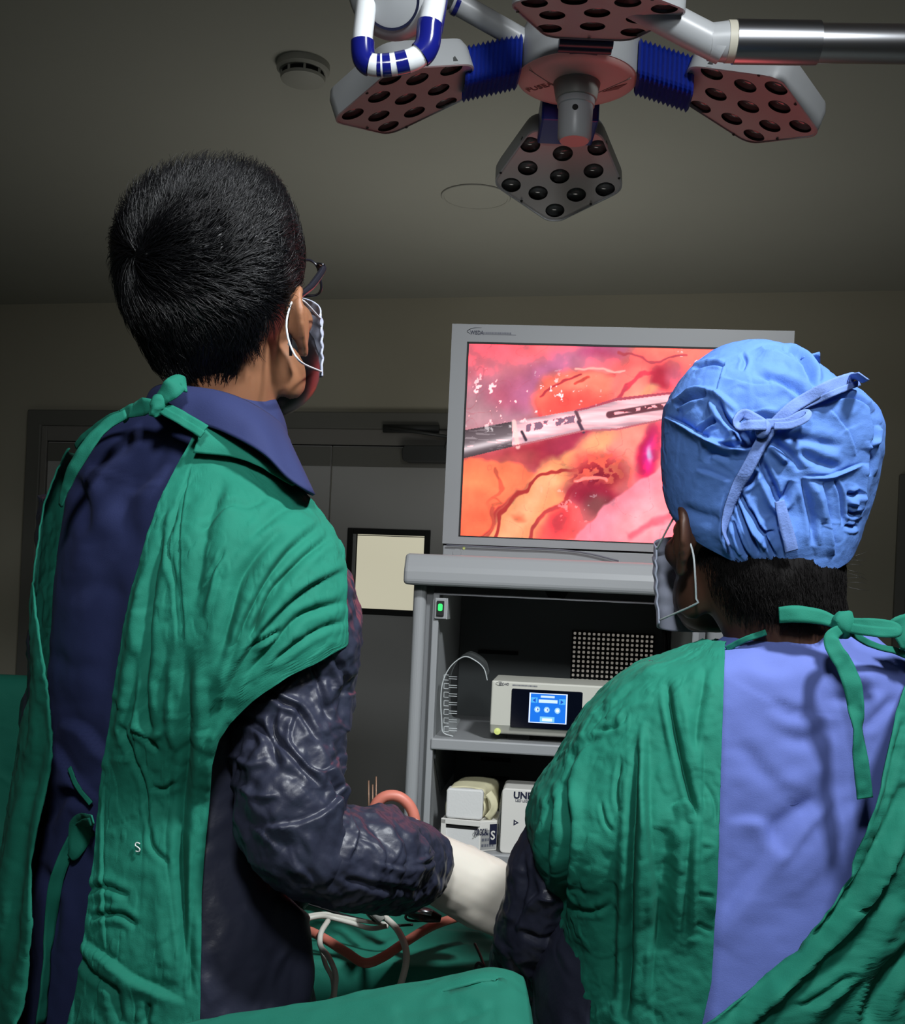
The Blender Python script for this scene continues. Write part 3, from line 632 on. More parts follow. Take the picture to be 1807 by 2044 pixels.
def build_boxes():
    y = .014
    # carton with an open front flap and printed side
    (x0, z1), (x1, _) = CF.L(881, 1634, y), CF.L(957, 1644, y); xr = CF.L(992, 1648, y)[0]
    t = thing('cardboard_carton', 'white carton with dark lettering and a folded front flap on the lower shelf', 'box', CF.P(np.array([(x0 + xr) / 2, y + .07, S2])))
    f2 = Frame(CF.P(np.array([x1 + .002, y - .004, 0])), nrm(CF.ex * .82 + CF.ey * .57), nrm(CF.ey * .82 - CF.ex * .57), (0, 0, 1))
    lx = .036; H = z1
    c1 = CF.P(np.array([x1 + .002, y - .004, 0])); c2 = f2.P(np.array([lx, 0, 0])); c0 = CF.P(np.array([x0, y + .006, 0])); c3 = CF.P(np.array([x0 + .006, y + .11, 0])); c4 = CF.P(np.array([x1 + .032, y + .11, 0]))
    out = [c0[:2], c1[:2], c2[:2], c4[:2], c3[:2]]
    MB().prism([tuple(p) for p in out], S2, H, axis=2).build('carton_body', M['white_card'], t, bevel=.0015)
    fq = Frame(c0, nrm(c1 - c0), nrm(np.cross((0, 0, 1), c1 - c0)), (0, 0, 1)); W = np.linalg.norm(c1 - c0)
    MB(fq).box(0, W, -.004, .0, H - .009, H + .001).box(0, .009, -.004, 0, S2, H).build('flap_frame', M['white_card'], t, bevel=.001)
    MB(fq).box(.009, W - .001, -.0006, .0008, S2 + .002, H - .014).build('flap', M['foam_white'], t)
    MB(fq).box(.009, W - .004, -.0008, .0006, H - .016, H - .009).build('flap_gap', M['dark_gap'], t)
    # print on the oblique side
    MB(f2).box(.002, lx - .002, -.0005, .0008, S2 + .003, S2 + .038).build('printed_band', M['grey_print'], t)
    text('carton_lettering', 'SURGICAL', .016, f2, -.012, H - .024, -.0009, M['ink_navy'], t, squeeze=.38)
    MB(f2).box(.020, .0345, -.0012, .0008, H - .042, H - .006).build('logo_patch', M['ink_navy'], t)
    text('logo_letter', 'S', .022, f2, .0215, H - .033, -.0016, M['white_card'], t, squeeze=.95)
    b = MB(f2)
    for r in range(3):
        x = .004
        while x < lx - .006:
            wd = random.uniform(.002, .005); b.box(x, x + wd, -.0009, .0004, S2 + .008 + r * .010, S2 + .013 + r * .010); x += wd + .0016
    b.build('fine_print', M['ink_grey'], t)
    MB(fq).box(W - .010, W - .004, -.001, .0004, S2 + .006, H - .05).build('ink_stripe', M['ink_navy'], t)
    # foam block in cream paper on top of the carton
    (a0, b1), (a1, b0) = CF.L(892, 1573, y), CF.L(963, 1634, y); b0 = H + .0015
    t = thing('wrapped_block', 'white foam block half wrapped in cream paper lying on the carton', 'package', CF.P(np.array([(a0 + a1) / 2, y + .05, b0])))
    MB(CF).prism(rrect(a0, a1, b0, b1, .006), y, y + .03).build('foam_block', M['foam_white'], t, bevel=.003)
    # paper: loose wrap around the back half
    ang = np.linspace(0, 2 * math.pi, 40, endpoint=False); V = []
    cx, cz = (a0 + a1) / 2, (b0 + b1) / 2; hw, hh = (a1 - a0) / 2, (b1 - b0) / 2
    for s in np.linspace(0, 1, 10):
        c, sn = np.cos(ang), np.sin(ang); k = (np.abs(c) ** 6 + np.abs(sn) ** 6) ** (-1 / 6)
        X = cx + .018 * s + (hw + .001 + .004 * s) * c * k; Z = cz + (hh + .0012) * sn * k + .012 * s * np.maximum(sn, 0) * (1 - .6 * abs(s - .4))
        Z = np.maximum(Z, b0); Y = y + .012 + .09 * s + .004 * np.sin(5 * ang) * (s < .2)
        p = np.column_stack([X, Y, Z]); p += .0018 * np.column_stack([fbm(p * 70, 2), fbm(p * 70 + 5, 2), 0 * X]); V.append(CF.P(p))
    mod_solid(mesh('paper_wrap', np.array(V), grid_faces(10, 40, True), M['cream_paper'], t, smooth=True), .0008, 1)
    e = np.linspace(0, 1, 12); pts = [CF.P(np.array([a1 + .008 + .012 * math.sin(math.pi * u), y + .012, b1 - .006 - (b1 - b0 - .008) * u])) for u in e]
    ribbon(pts, .014, CF.ex * .6 - CF.ey, 'paper_fold', M['cream_paper'], t, th=.001, n=24)
    # big white box
    y = .012; (a0, b1) = CF.L(1003, 1573, y); a1 = a0 + .135
    t = thing('light_source_box', 'tall white box printed UNIVLABS beside the carton', 'box', CF.P(np.array([(a0 + a1) / 2, y + .08, S2])))
    MB(CF).prism(rrect(a0, a1, S2, b1, .007), y, y + .10).build('carton_body', M['white_card'], t, bevel=.002)
    fr = CF.sub((0, y, 0)); lx, lz = CF.L(1025, 1593, y); text('box_lettering', 'UNIVLABS', .0165, fr, lx, lz, -.0006, M['ink_navy'], t, squeeze=1.0, bold=.035)
    lx2, lz2 = CF.L(1029, 1600, y); text('box_small_lettering', 'LED LIGHT SOURCE', .0062, fr, lx2, lz2, -.0006, M['ink_grey'], t)
    cx, cz = CF.L(1030, 1642, y); MB(fr).prism([(cx - .004, cz - .0052), (cx + .005, cz), (cx - .004, cz + .0052)], -.0006, .0004).build('arrow_mark', M['ink_navy'], t)
    MB(fr).prism([(cx - .002, cz - .0018), (cx + .0012, cz), (cx - .002, cz + .0018)], -.0009, -.0006).build('arrow_centre', M['white_card'], t)
    ang = np.linspace(-.9, .9, 12); V = []                   # loose clear bag on its left side
    for s in np.linspace(0, 1, 14):
        V.append(CF.P(np.column_stack([a0 - .0006 - .005 * np.cos(ang * 1.6) * np.sin(math.pi * s) ** .5 * (1 + .4 * fbm(np.column_stack([ang * 2, 0 * ang + s * 9, 0 * ang]), 2)), y + .02 + .018 * ang, np.full(12, S2 + .002 + (b1 - S2 - .01) * s)])))
    mod_solid(mesh('plastic_bag', np.array(V), grid_faces(14, 12), M['clear_plastic'], t), .0006)
build_boxes()

# ------------------------------------------------------------------ surgical lamp above the table
LK = 1.07                                               # lamp size
HUB = at(1152, 160, 1.75 * LK)
POD_OUT = roundpoly([(0, -.058), (.128, -.118), (.214, -.012), (.214, .012), (.128, .118), (0, .058)], [.02, .024, .0105, .0105, .024, .02], 5)
LENSES = [(.036, -.057), (.036, .057), (.052, 0), (.088, -.057), (.088, .057), (.104, 0), (.130, -.083), (.130, .083), (.146, -.034), (.146, .034), (.187, 0)]
def plate_with_holes():
    bm = bmesh.new(); E = []
    def loop(pts):
        vs = [bm.verts.new((p[0], p[1], 0)) for p in pts]
        for i in range(len(vs)): E.append(bm.edges.new((vs[i - 1], vs[i])))
    loop([(.107 + (u - .107) * .975, v * .975) for u, v in POD_OUT])
    for u, v in LENSES: loop([(u + 0.0172 * math.cos(q), v + 0.0172 * math.sin(q)) for q in np.linspace(0, 2 * math.pi, 28, endpoint=False)])
    bmesh.ops.triangle_fill(bm, edges=E, use_beauty=True, normal=(0, 0, 1))
    V = np.array([v.co for v in bm.verts]); bm.verts.index_update(); F = [[v.index for v in f.verts] for f in bm.faces]; bm.free(); return V, F
PLATE = plate_with_holes()
def build_lamp():
    t = thing('surgical_lamp', 'white ceiling surgical lamp with four five-sided lens heads around a round hub', 'lamp', HUB)
    H = Frame(HUB, (LK, 0, 0), (0, LK, 0), (0, 0, LK))
    R = .0925
    MB(H).lathe([(R * .985, 0.0), (R, .004), (R, .055), (R * .9, .075), (.05, .09), (0, .092)], 56).build('hub', M['lamp_white'], t, smooth='auto')
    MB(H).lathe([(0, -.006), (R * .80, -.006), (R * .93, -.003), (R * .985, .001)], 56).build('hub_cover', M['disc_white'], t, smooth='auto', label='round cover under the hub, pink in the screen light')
    b = MB(H)
    for (x0, y0, x1, y1) in ((-.075, -.040, .010, .062), (.012, .055, .078, -.028)):
        b.tube([(x0, y0, -.0062), (x1, y1, -.0062)], .0008, 5)
    b.build('cover_seam', M['handle_grey'], t)
    tf = Frame(HUB + np.array([-.052, .012, 0]) * LK, np.array([.80, -.60, 0]) * LK, np.array([0, 0, LK]), np.array([-.60, -.80, 0]) * LK)
    text('cover_lettering', 'FUSEA', .017, tf, -.028, -.006, -.0066, M['cover_ink'], t, bold=.01)
    MB(H).prism([(.042, .022), (.058, .002), (.075, -.010), (.064, .010)], -.0068, -.0060, axis=2).build('cover_mark', M['cover_ink'], t)
    b = MB(H).lathe([(.036, -.005), (.031, -.030), (.029, -.031)], 36); b.build('handle_collar', M['handle_grey'], t, smooth='auto')
    hd = MB(H).lathe([(.0285, -.028), (.0285, -.040), (.0265, -.041), (.0255, -.088), (.022, -.093)], 36).build('centre_handle', M['lamp_white'], t, smooth='auto')
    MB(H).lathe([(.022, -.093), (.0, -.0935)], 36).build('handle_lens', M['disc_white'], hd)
    MB(H).lathe([(0, 0), (.0045, .0), (.005, .004)], 14, axis=1, fr=H.sub((-.003, -.0265, -.052))).build('handle_screw', M['reflector'], hd)
    for k, (deg, tilt, rad, drop) in enumerate(((90, 24, .162, -.022), (-90, 9, .150, -.024), (184, 20, .160, -.026), (-4, 20, .160, -.014))):
        a = math.radians(deg); ti = math.radians(tilt); out = np.array([math.cos(a), math.sin(a), 0]); tan = np.array([-math.sin(a), math.cos(a), 0])
        u = out * math.cos(ti) - np.array([0, 0, 1.0]) * math.sin(ti); n = np.cross(u, tan); n = n if n[2] < 0 else -n
        o = HUB + (out * rad + np.array([0, 0, .012 + drop])) * LK; fr = Frame(o, u * LK, tan * LK, n * LK)
        pod = thing('lamp_head', None, None, o); pod.parent = t; pod.location = [float(v) for v in (o - HUB)]
        # housing: shallow shell, plate, lenses
        b = MB(fr); nP = len(POD_OUT); ring = lambda s, h: [(.107 + (p[0] - .107) * s, p[1] * s, h) for p in POD_OUT]
        V = ring(1.0, .0) + ring(1.0, -.030) + ring(.96, -.041) + ring(.80, -.048) + ring(.975, .001) + ring(.975, -.004)
        F = []
        for i, j in ((0, 1), (1, 2), (2, 3)): F += [(i * nP + q, i * nP + (q + 1) % nP, j * nP + (q + 1) % nP, j * nP + q) for q in range(nP)]
        F += [(0 * nP + q, 4 * nP + q, 4 * nP + (q + 1) % nP, (q + 1) % nP) for q in range(nP)]
        F += [(4 * nP + q, 5 * nP + q, 5 * nP + (q + 1) % nP, 4 * nP + (q + 1) % nP) for q in range(nP)]
        F += [list(range(3 * nP, 4 * nP))]
        b.add(V, F); b.build('head_housing', M['lamp_white'], pod, smooth='auto')
        MB(fr).add(PLATE[0] + np.array([0, 0, -.0012]), PLATE[1]).build('face_plate', M['lamp_plate'], pod)
        MB(fr).prism([(.107 + (p[0] - .107) * .97, p[1] * .97) for p in POD_OUT], -.032, -.028, axis=2).build('back_reflector', M['cart_back'], pod)
        for (lu, lv) in LENSES:
            prof = [(.0183, -.0022), (.0172, -.006), (.0168, -.026)]
            MB(fr).lathe([(.0169, -.0012), (.0158, -.014), (.0125, -.009), (.008, -.0055), (0, -.0045)], 24, fr=fr.sub((lu, lv, -.004))).build('lens', M['lens_glass'], pod, smooth=True)
        for (lu, lv) in ((.010, 0), (.10, -.103), (.10, .103), (.165, -.062), (.165, .062)):
            MB(fr).lathe([(.0025, .0004), (.0022, .0012), (0, .0012)], 10, fr=fr.sub((lu, lv, 0))).build('screw', M['reflector'], pod)
        # joint between hub and head
        jf = Frame(HUB + np.array([0, 0, .020 * LK]), out * LK, tan * LK, (0, 0, LK)); r0, r1 = R - .004, rad + .012
        if k == 0: MB(jf).box(r0, r1 + .015, -.046, .046, -.044, .010).build('joint_block', M['lamp_blue'], t, bevel=.004)
        elif k == 1:
            b = MB(jf)
            for q in range(2): b.tube([(r0 + .016 + .017 * q, -.038, -.020), (r0 + .016 + .017 * q, .038, -.020)], .0095, 12)
            b.box(r0 - .01, r1, -.02, .02, -.022, -.006)
            b.build('joint_block', M['lamp_navy'], t, smooth='auto')
        else:
            b = MB(jf); prev = []; N = 25
            for q in range(N):
                x = r0 + (r1 - r0) * q / (N - 1); e = .0022 if q % 2 else -.0016; sg = .026 * q / (N - 1)
                prev.append([(x, y, z - sg) for y, z in rrect(-.034 - e, .034 + e, -.028 - e, .030 + e, .010, 3)])
            V = np.array(prev); n2 = V.shape[1]; b.add(V.reshape(-1, 3), grid_faces(N, n2, True).tolist()); b.build('bellows', M['lamp_blue'], t)
    # suspension: two white tubes and the steel arm
    w0 = at(1078, 100, 1.8565)
    b = MB(); b.tube([w0, at(905, 2, 1.8190)], 0.0177, 20); b.build('yoke_tube', M['lamp_white'], t, smooth='auto')
    b = MB(); b.tube([at(916, 8, 1.8211), at(908, 4, 1.8190)], 0.0198, 20).build('joint_ring', M['gloss_navy'], t, smooth='auto')
    b = MB(); b.tube([at(905, 2, 1.8190), at(880, -20, 1.8083), at(840, -80, 1.7976)], 0.0161, 16).build('swivel', M['steel_dull'], t, smooth='auto')
    MB().tube([at(1050, 85, 1.8565), at(1090, 108, 1.8618)], [.0214, .0278], 12).build('yoke_socket', M['lamp_white'], t, smooth='auto')
    c = [at(1195, -40, 1.6050), at(1240, -12, 1.6103), at(1300, 20, 1.6157), at(1370, 58, 1.6210), at(1445, 96, 1.6264)]
    MB().tube(c, 0.0230, 22, samples=24).build('yoke_tube', M['lamp_white'], t, smooth='auto')
    MB().tube([at(840, -80, 1.7976), at(900, -150, 1.7334), at(1050, -160, 1.6692), at(1150, -80, 1.6050), at(1195, -40, 1.6050)], [.015, .018, .02, 0.0230, .0215], 20, samples=26).build('yoke_bow', M['lamp_white'], t, smooth='auto')
    x = lambda px, py: at(px, py, 1.626)
    MB().tube([x(1415, 84), x(1462, 83)], [.0246, .0278], 30).build('elbow', M['lamp_white'], t, smooth='auto')
    MB().tube([x(1450, 83), x(1472, 83.3)], 0.0280, 30).build('collar', M['off_white_collar'], t, smooth='auto')
    MB().tube([x(1466, 83.4), x(1632, 86)], 0.0294, 36).build('sleeve', M['steel_dull'], t, smooth='auto')
    MB().tube([x(1618, 86), x(2500, 96)], 0.0262, 36).build('arm', M['steel'], t, smooth='auto', label='polished steel boom running out to the right')
    e = x(2500, 96); MB().tube([e - np.array([0, 0, .04]), np.array([e[0], e[1], CEIL])], .05, 24).lathe([(.14, CEIL - .05), (.14, CEIL)], 32, fr=Frame((e[0], e[1], 0), (1, 0, 0), (0, 1, 0), (0, 0, 1))).build('ceiling_mount', M['lamp_white'], t, smooth='auto')
build_lamp()
def build_handle_head():
    """the neighbouring lamp's round head with its taped grip"""
    D = 1.42; c = at(787, -18, D)
    t = thing('examination_light', 'white round light housing with blue and white taped grip above the smoke detector', 'lamp', c)
    fr = Frame(c, (1, 0, 0), (0, 1, 0), (0, 0, 1))
    ax = nrm(np.array([-.05, -.75, -.66])); s1 = nrm(np.cross(ax, (0, 0, 1))); s2 = np.cross(s1, ax); hf = Frame(c, s1, s2, ax)
    MB(hf).lathe([(.0, .040), (.030, .039), (.034, .038), (.0345, .0365), (.036, .036), (.050, .026), (.056, .008), (.054, -.02), (.045, -.05), (.0, -.06)], 44).build('housing', M['lamp_white'], t, smooth='auto')
    MB(hf).lathe([(.0335, .0385), (.0352, .0385), (.0352, .035)], 44).build('housing_seam', M['ink_navy'], t, smooth='auto')
    P = [at(736, -40, D - .02), at(729, 30, D - .02), at(724, 80, D - .02), at(728, 118, D - .02), at(748, 130, D - .02), at(790, 128, D - .02), at(830, 116, D - .02), at(852, 92, D - .02), at(858, 50, D - .02), at(866, 10, D - .02), at(874, -40, D - .02)]
    Q = spline(P, 120); s = np.concatenate([[0], np.cumsum(np.linalg.norm(np.diff(Q, axis=0), axis=1))]); px, py = proj(Q)
    sq = None
    def seg(i0, i1, r, m, nm): 
        if i1 - i0 >= 1: MB().tube(Q[i0:i1 + 1], r, 16).build(nm, m, t, smooth='auto')
    iy = lambda cond: int(np.argmax(cond))
    a = iy(py > 80); b1 = iy((px > 722) & (py > 124)); 
    cuts = [(0, a, 'gloss_white', .0125)]
    bot = [(a, iy(px > 733) if (px > 733)[a:].any() else a, 'gloss_navy')]
    i1 = a + int(np.argmax(px[a:] > 738)); i2 = a + int(np.argmax(px[a:] > 752)); i3 = a + int(np.argmax(px[a:] > 757)); i4 = a + int(np.argmax(px[a:] > 760)); i5 = a + int(np.argmax(px[a:] > 779)); i6 = a + int(np.argmax(px[a:] > 790)); i7 = a + int(np.argmax(px[a:] > 812)); i8 = a + int(np.argmax(px[a:] > 836)); i9 = a + int(np.argmax((px[a:] > 850) & (py[a:] < 48)))
    for i0, i1_, mm, r, nm in ((0, a, 'gloss_white', .0125, 'grip_bar'), (a, i1, 'gloss_navy', .0145, 'grip_tape'), (i1, i2, 'gloss_white', .0130, 'grip_bar'), (i2, i4, 'gloss_navy', .0133, 'grip_tape'), (i4, i4 + 1, 'gloss_white', .0135, 'grip_bar'), (i4 + 1, i5, 'gloss_navy', .0135, 'grip_tape'), (i5, i6, 'gloss_white', .0133, 'grip_bar'), (i6, i7, 'gloss_navy', .0137, 'grip_tape'), (i7, i8, 'gloss_white', .0137, 'grip_bar'), (i8, i9, 'gloss_navy', .0155, 'grip_tape'), (i9, 119, 'gloss_white', .0140, 'grip_bar')):
        seg(i0, i1_, r, M[mm], nm)
    b = MB(); b.tube([at(884, -40, D + .01), at(877, 10, D + .01), at(868, 60, D), at(858, 90, D - .008)], [.010, .010, .010, .008], 14, samples=20).build('grip_strap', M['gloss_navy'], t, smooth='auto')
    MB().tube([at(728, -60, D), at(800, -90, D + .02), at(880, -60, D)], .016, 16, samples=14).build('grip_bridge', M['gloss_white'], t, smooth='auto')
    MB().tube([c + np.array([0, .03, .03]), c + np.array([0, .09, .16]), (c[0], c[1] + .10, CEIL)], [.03, .035, .035], 20).build('ceiling_arm', M['lamp_white'], t, smooth='auto')
build_handle_head()

# ------------------------------------------------------------------ people: helpers
def finish_remesh(name, parts, voxel, m, parent=None, smooth_n=6, **props):
    """union of overlapping closed solids as one continuous surface"""
    V, F, n = [], [], 0
    for v, f in parts:
        v = np.asarray(v, float).reshape(-1, 3); V.append(v); F += [[int(i) + n for i in q] for q in f]; n += len(v)
    me = bpy.data.meshes.new('raw'); me.from_pydata(np.vstack(V).tolist(), [], F)
    o = bpy.data.objects.new('raw', me); COL.objects.link(o)
    r = o.modifiers.new('r', 'REMESH'); r.mode = 'VOXEL'; r.voxel_size = voxel
    s = o.modifiers.new('s', 'SMOOTH'); s.factor = 0.5; s.iterations = smooth_n
    dg = bpy.context.evaluated_depsgraph_get(); me2 = bpy.data.meshes.new_from_object(o.evaluated_get(dg))
    nv = len(me2.vertices); co = np.empty(nv * 3); me2.vertices.foreach_get('co', co)
    nf = len(me2.polygons); F2 = [list(p.vertices) for p in me2.polygons]
    bpy.data.objects.remove(o); bpy.data.meshes.remove(me); bpy.data.meshes.remove(me2)
    return mesh(name, co.reshape(-1, 3), F2, m, parent, **props)
def ellipsoid(c, A, r, n=20, p=2.0):
    """closed ellipsoid; A rows are its axes"""
    V, F = [], []
    th = np.linspace(0, math.pi, n + 1)[1:-1]; ph = np.linspace(0, 2 * math.pi, 2 * n, endpoint=False)
    T, Ph = np.meshgrid(th, ph, indexing='ij')
    sp = lambda x: np.sign(x) * np.abs(x) ** (2 / p)
    L = np.stack([r[0] * sp(np.sin(T)) * sp(np.cos(Ph)), r[1] * sp(np.sin(T)) * sp(np.sin(Ph)), r[2] * sp(np.cos(T))], -1).reshape(-1, 3)
    L = np.vstack([L, [[0, 0, r[2]], [0, 0, -r[2]]]]); k = len(L); m2 = 2 * n
    F = grid_faces(n - 1, m2, True).tolist()
    F += [(k - 2, (i + 1) % m2, i) for i in range(m2)] + [(k - 1, (n - 2) * m2 + i, (n - 2) * m2 + (i + 1) % m2) for i in range(m2)]
    return np.asarray(c, float) + L @ np.asarray(A, float), F
def limb(pts, radii, n=20, samples=30, squash=None):
    Q = spline(np.column_stack([np.asarray(pts, float), radii]), samples); P, r = Q[:, :3], Q[:, 3]
    V, _ = tube_rings(P, r, n, squash); F = grid_faces(samples, n, True).tolist()
    F += [list(range(n - 1, -1, -1)), list(range((samples - 1) * n, samples * n))]
    return V.reshape(-1, 3), F
class Head:
    """r right, f face forward, u crown; origin midway between the ears"""
    def __init__(s, o, yaw, pitch, roll=0.0):
        y, p = math.radians(yaw), math.radians(pitch)
        r = np.array([math.cos(y), -math.sin(y), 0]); f0 = np.array([math.sin(y), math.cos(y), 0]); z = np.array([0, 0, 1.0])
        f = f0 * math.cos(p) + z * math.sin(p); u = -f0 * math.sin(p) + z * math.cos(p)
        if roll:
            q = math.radians(roll); r, u = r * math.cos(q) + u * math.sin(q), -r * math.sin(q) + u * math.cos(q)
        s.r, s.f, s.u, s.o = r, f, u, np.asarray(o, float); s.A = np.stack([r, f, u])
    def P(s, p): return s.o + np.asarray(p, float) @ s.A
    def L(s, P): return (np.asarray(P, float) - s.o) @ s.A.T
def head_parts(h, neck_pts, neck_r, k=1.0):
    A = h.A; E = lambda c, r, p=2.0, n=18: ellipsoid(h.P(np.array(c) * k), A, np.array(r) * k, n, p)
    out = [E((0, -.008, .045), (.073, .088, .080)), E((0, .038, .005), (.060, .052, .082), 2.3), E((0, .052, -.058), (.046, .042, .045), 2.4), E((0, .078, -.085), (.024, .022, .022)),
           E((0, .088, .032), (.050, .014, .012)), E((0, .100, -.012), (.016, .018, .012)), E((0, .0945, .010), (.010, .013, .028)),
           E((0, .086, -.048), (.024, .012, .006)), E((0, .085, -.057), (.021, .012, .006)), E((.048, .050, -.012), (.018, .030, .020)), E((-.048, .050, -.012), (.018, .030, .020)),
           E((.052, .015, -.055), (.014, .03, .03)), E((-.052, .015, -.055), (.014, .03, .03))]
    out.append(limb(neck_pts, neck_r))
    for sg in (1, -1):                                    # the ears: shell, rim and lobe
        er = nrm(h.r * sg * .55 - h.f * .85); a3 = np.stack([nrm(np.cross(er, h.u)), er, h.u])
        c = np.array([sg * .078, -.006, .002]) * k
        out.append(ellipsoid(h.P(c + np.array([sg * .008, -.006, .006])), np.stack([nrm(h.f * .9 + h.r * sg * .5), er, nrm(h.u - .15 * h.f)]), (.017, .007, .030), 14))
        rim = [c + np.array(q) * np.array([sg, 1, 1]) for q in ((.000, .012, .010), (.006, .014, .028), (.013, .002, .036), (.019, -.014, .026), (.020, -.020, .006), (.014, -.014, -.014), (.007, -.004, -.026))]
        out.append(limb([h.P(q) for q in rim], [.004, .0045, .0048, .0048, .0048, .005, .006], 10, 30))
        out.append(ellipsoid(h.P(c + np.array([sg * .006, -.002, -.028])), A, (.006, .009, .010), 12))
    return out
def eyes(h, parent, k=1.0):
    for sg in (1, -1):
        v, f = ellipsoid(h.P(np.array([sg * .031, .0795, .012]) * k), h.A, (.0125,) * 3, 12); mesh('eyeball', v, f, M['eye_white'], parent)
        v, f = ellipsoid(h.P(np.array([sg * .031, .0895, .012]) * k), h.A, (.0055, .003, .0055), 10); mesh('iris', v, f, M['hair_black'], parent)
def hand_parts(wr, d, palm, curl, side, s=1.0):
    """palm and five fingers; d points along the hand, palm is the palm's normal, side is +1 right hand, -1 left"""
    d = nrm(d); palm = nrm(palm - d * (palm @ d)); lat = np.cross(d, palm) * side      # lat points to the thumb side
    out = [ellipsoid(wr + d * .048 * s, np.stack([lat, palm, d]), (.042 * s, .019 * s, .056 * s), 16, 2.6), ellipsoid(wr + d * .030 * s + lat * .022 * s + palm * .010 * s, np.stack([lat, palm, d]), (.020 * s, .016 * s, .034 * s), 12)]
    for i, (off, ln, r) in enumerate(((.031, .076, .0100), (.011, .084, .0104), (-.010, .078, .0098), (-.030, .062, .0088))):
        p = wr + d * (.088 - .005 * abs(i - 1)) * s + lat * off * s; pts = [p - d * .02 * s, p]; a = math.radians(curl * .55 + 5 * i); dirn = d
        for q, fr in enumerate((.46, .30, .24)):
            dirn = nrm(d * math.cos(a) + palm * math.sin(a) + lat * off * .6); p = p + dirn * ln * fr * s; pts.append(p); a += math.radians(curl * (1.1 if q == 0 else .8))
        out.append(limb(pts, [r * s * 1.05, r * s * 1.05, r * s, r * s * .92, r * s * .75], 12, 24))
    b = wr + d * .022 * s + lat * .030 * s
    t = [b, b + (d * .6 + lat * .55 + palm * .45) * .034 * s, b + (d * 1.4 + lat * .75 + palm * 1.0) * .034 * s, b + (d * 2.1 + lat * .6 + palm * 1.5) * .034 * s]
    out.append(limb(t, [.015 * s, .0135 * s, .0115 * s, .009 * s], 12, 24)); return out

def strokes_disp(px, py, strokes):
    """folds: (points in the photograph, width px, height mm, kind) v valley, r ridge, s step"""
    D = np.zeros(px.shape)
    for pts, wd, amp, kind in strokes:
        P = spline(np.array(pts, float), max(12, 6 * len(pts))); m = (px > P[:, 0].min() - 4 * wd) & (px < P[:, 0].max() + 4 * wd) & (py > P[:, 1].min() - 4 * wd) & (py < P[:, 1].max() + 4 * wd)
        if not m.any(): continue
        x, y = px[m], py[m]; best = np.full(x.shape, 1e9); sgn = np.zeros(x.shape); par = np.zeros(x.shape); N = len(P) - 1
        for i in range(N):
            a, b = P[i], P[i + 1]; e = b - a; L2 = e @ e + 1e-9; t = np.clip(((x - a[0]) * e[0] + (y - a[1]) * e[1]) / L2, 0, 1)
            dx, dy = x - a[0] - t * e[0], y - a[1] - t * e[1]; d = np.hypot(dx, dy); k = d < best
            best[k] = d[k]; sgn[k] = np.sign(e[0] * dy - e[1] * dx)[k]; par[k] = ((i + t) / N)[k]
        tp = np.clip(np.minimum(par, 1 - par) * 5, 0, 1) ** .7; q = best / wd
        if kind == 'v': h = -np.exp(-(q / .75) ** 2) + .35 * np.exp(-((q - 1.6) / .9) ** 2)
        elif kind == 'r': h = np.exp(-q * q)
        else:                                             # an overlapping fold: cliff on one side of the line
            S = 1 / (1 + np.exp(-np.clip(sgn * q / .14, -40, 40))); h = .9 * S * np.exp(-(q / 2.2) ** 1.5) - .45 * (1 - S) * np.exp(-(q / 1.0) ** 1.5)
        D[m] += amp * .001 * h * tp
    return D
_ROT = [np.linalg.qr(np.random.default_rng(k).normal(size=(3, 3)))[0] for k in range(6)]
def facets(P, s, k=0):
    """crushed-sheet relief: flat facets that meet in sharp creases"""
    out = 0
    for j in (0, 1, 2):
        Q = (P @ _ROT[(k + j) % 6]) * s * (1 + .37 * j) + 13.1 * j; Q = Q + .25 * np.stack([vnoise(Q * .6 + 4), vnoise(Q * .6 + 11), vnoise(Q * .6 + 23)], -1)
        i = np.floor(Q).astype(int); f = Q - i; v = 0
        for dx in (0, 1):
            for dy in (0, 1):
                for dz in (0, 1):
                    v = v + (f[..., 0] if dx else 1 - f[..., 0]) * (f[..., 1] if dy else 1 - f[..., 1]) * (f[..., 2] if dz else 1 - f[..., 2]) * _H[(i[..., 0] + dx) % 32, (i[..., 1] + dy) % 32, (i[..., 2] + dz) % 32]
        out = out + v * (1, .7, .5)[j]
    return out
def wrinkle(P, s, w=.10, seed=0.0):
    """overlapping soft folds with one sharp side, as in crushed cotton; s scales each axis"""
    Q = P * s + seed; Q = Q + .45 * np.stack([vnoise(Q * .8 + 4), vnoise(Q * .8 + 11), vnoise(Q * .8 + 23)], -1); n = vnoise(Q)
    return np.tanh(n / w) * np.exp(-np.abs(n) / .45) * np.clip(vnoise(Q * .45 + 50) + .55, 0, 1)
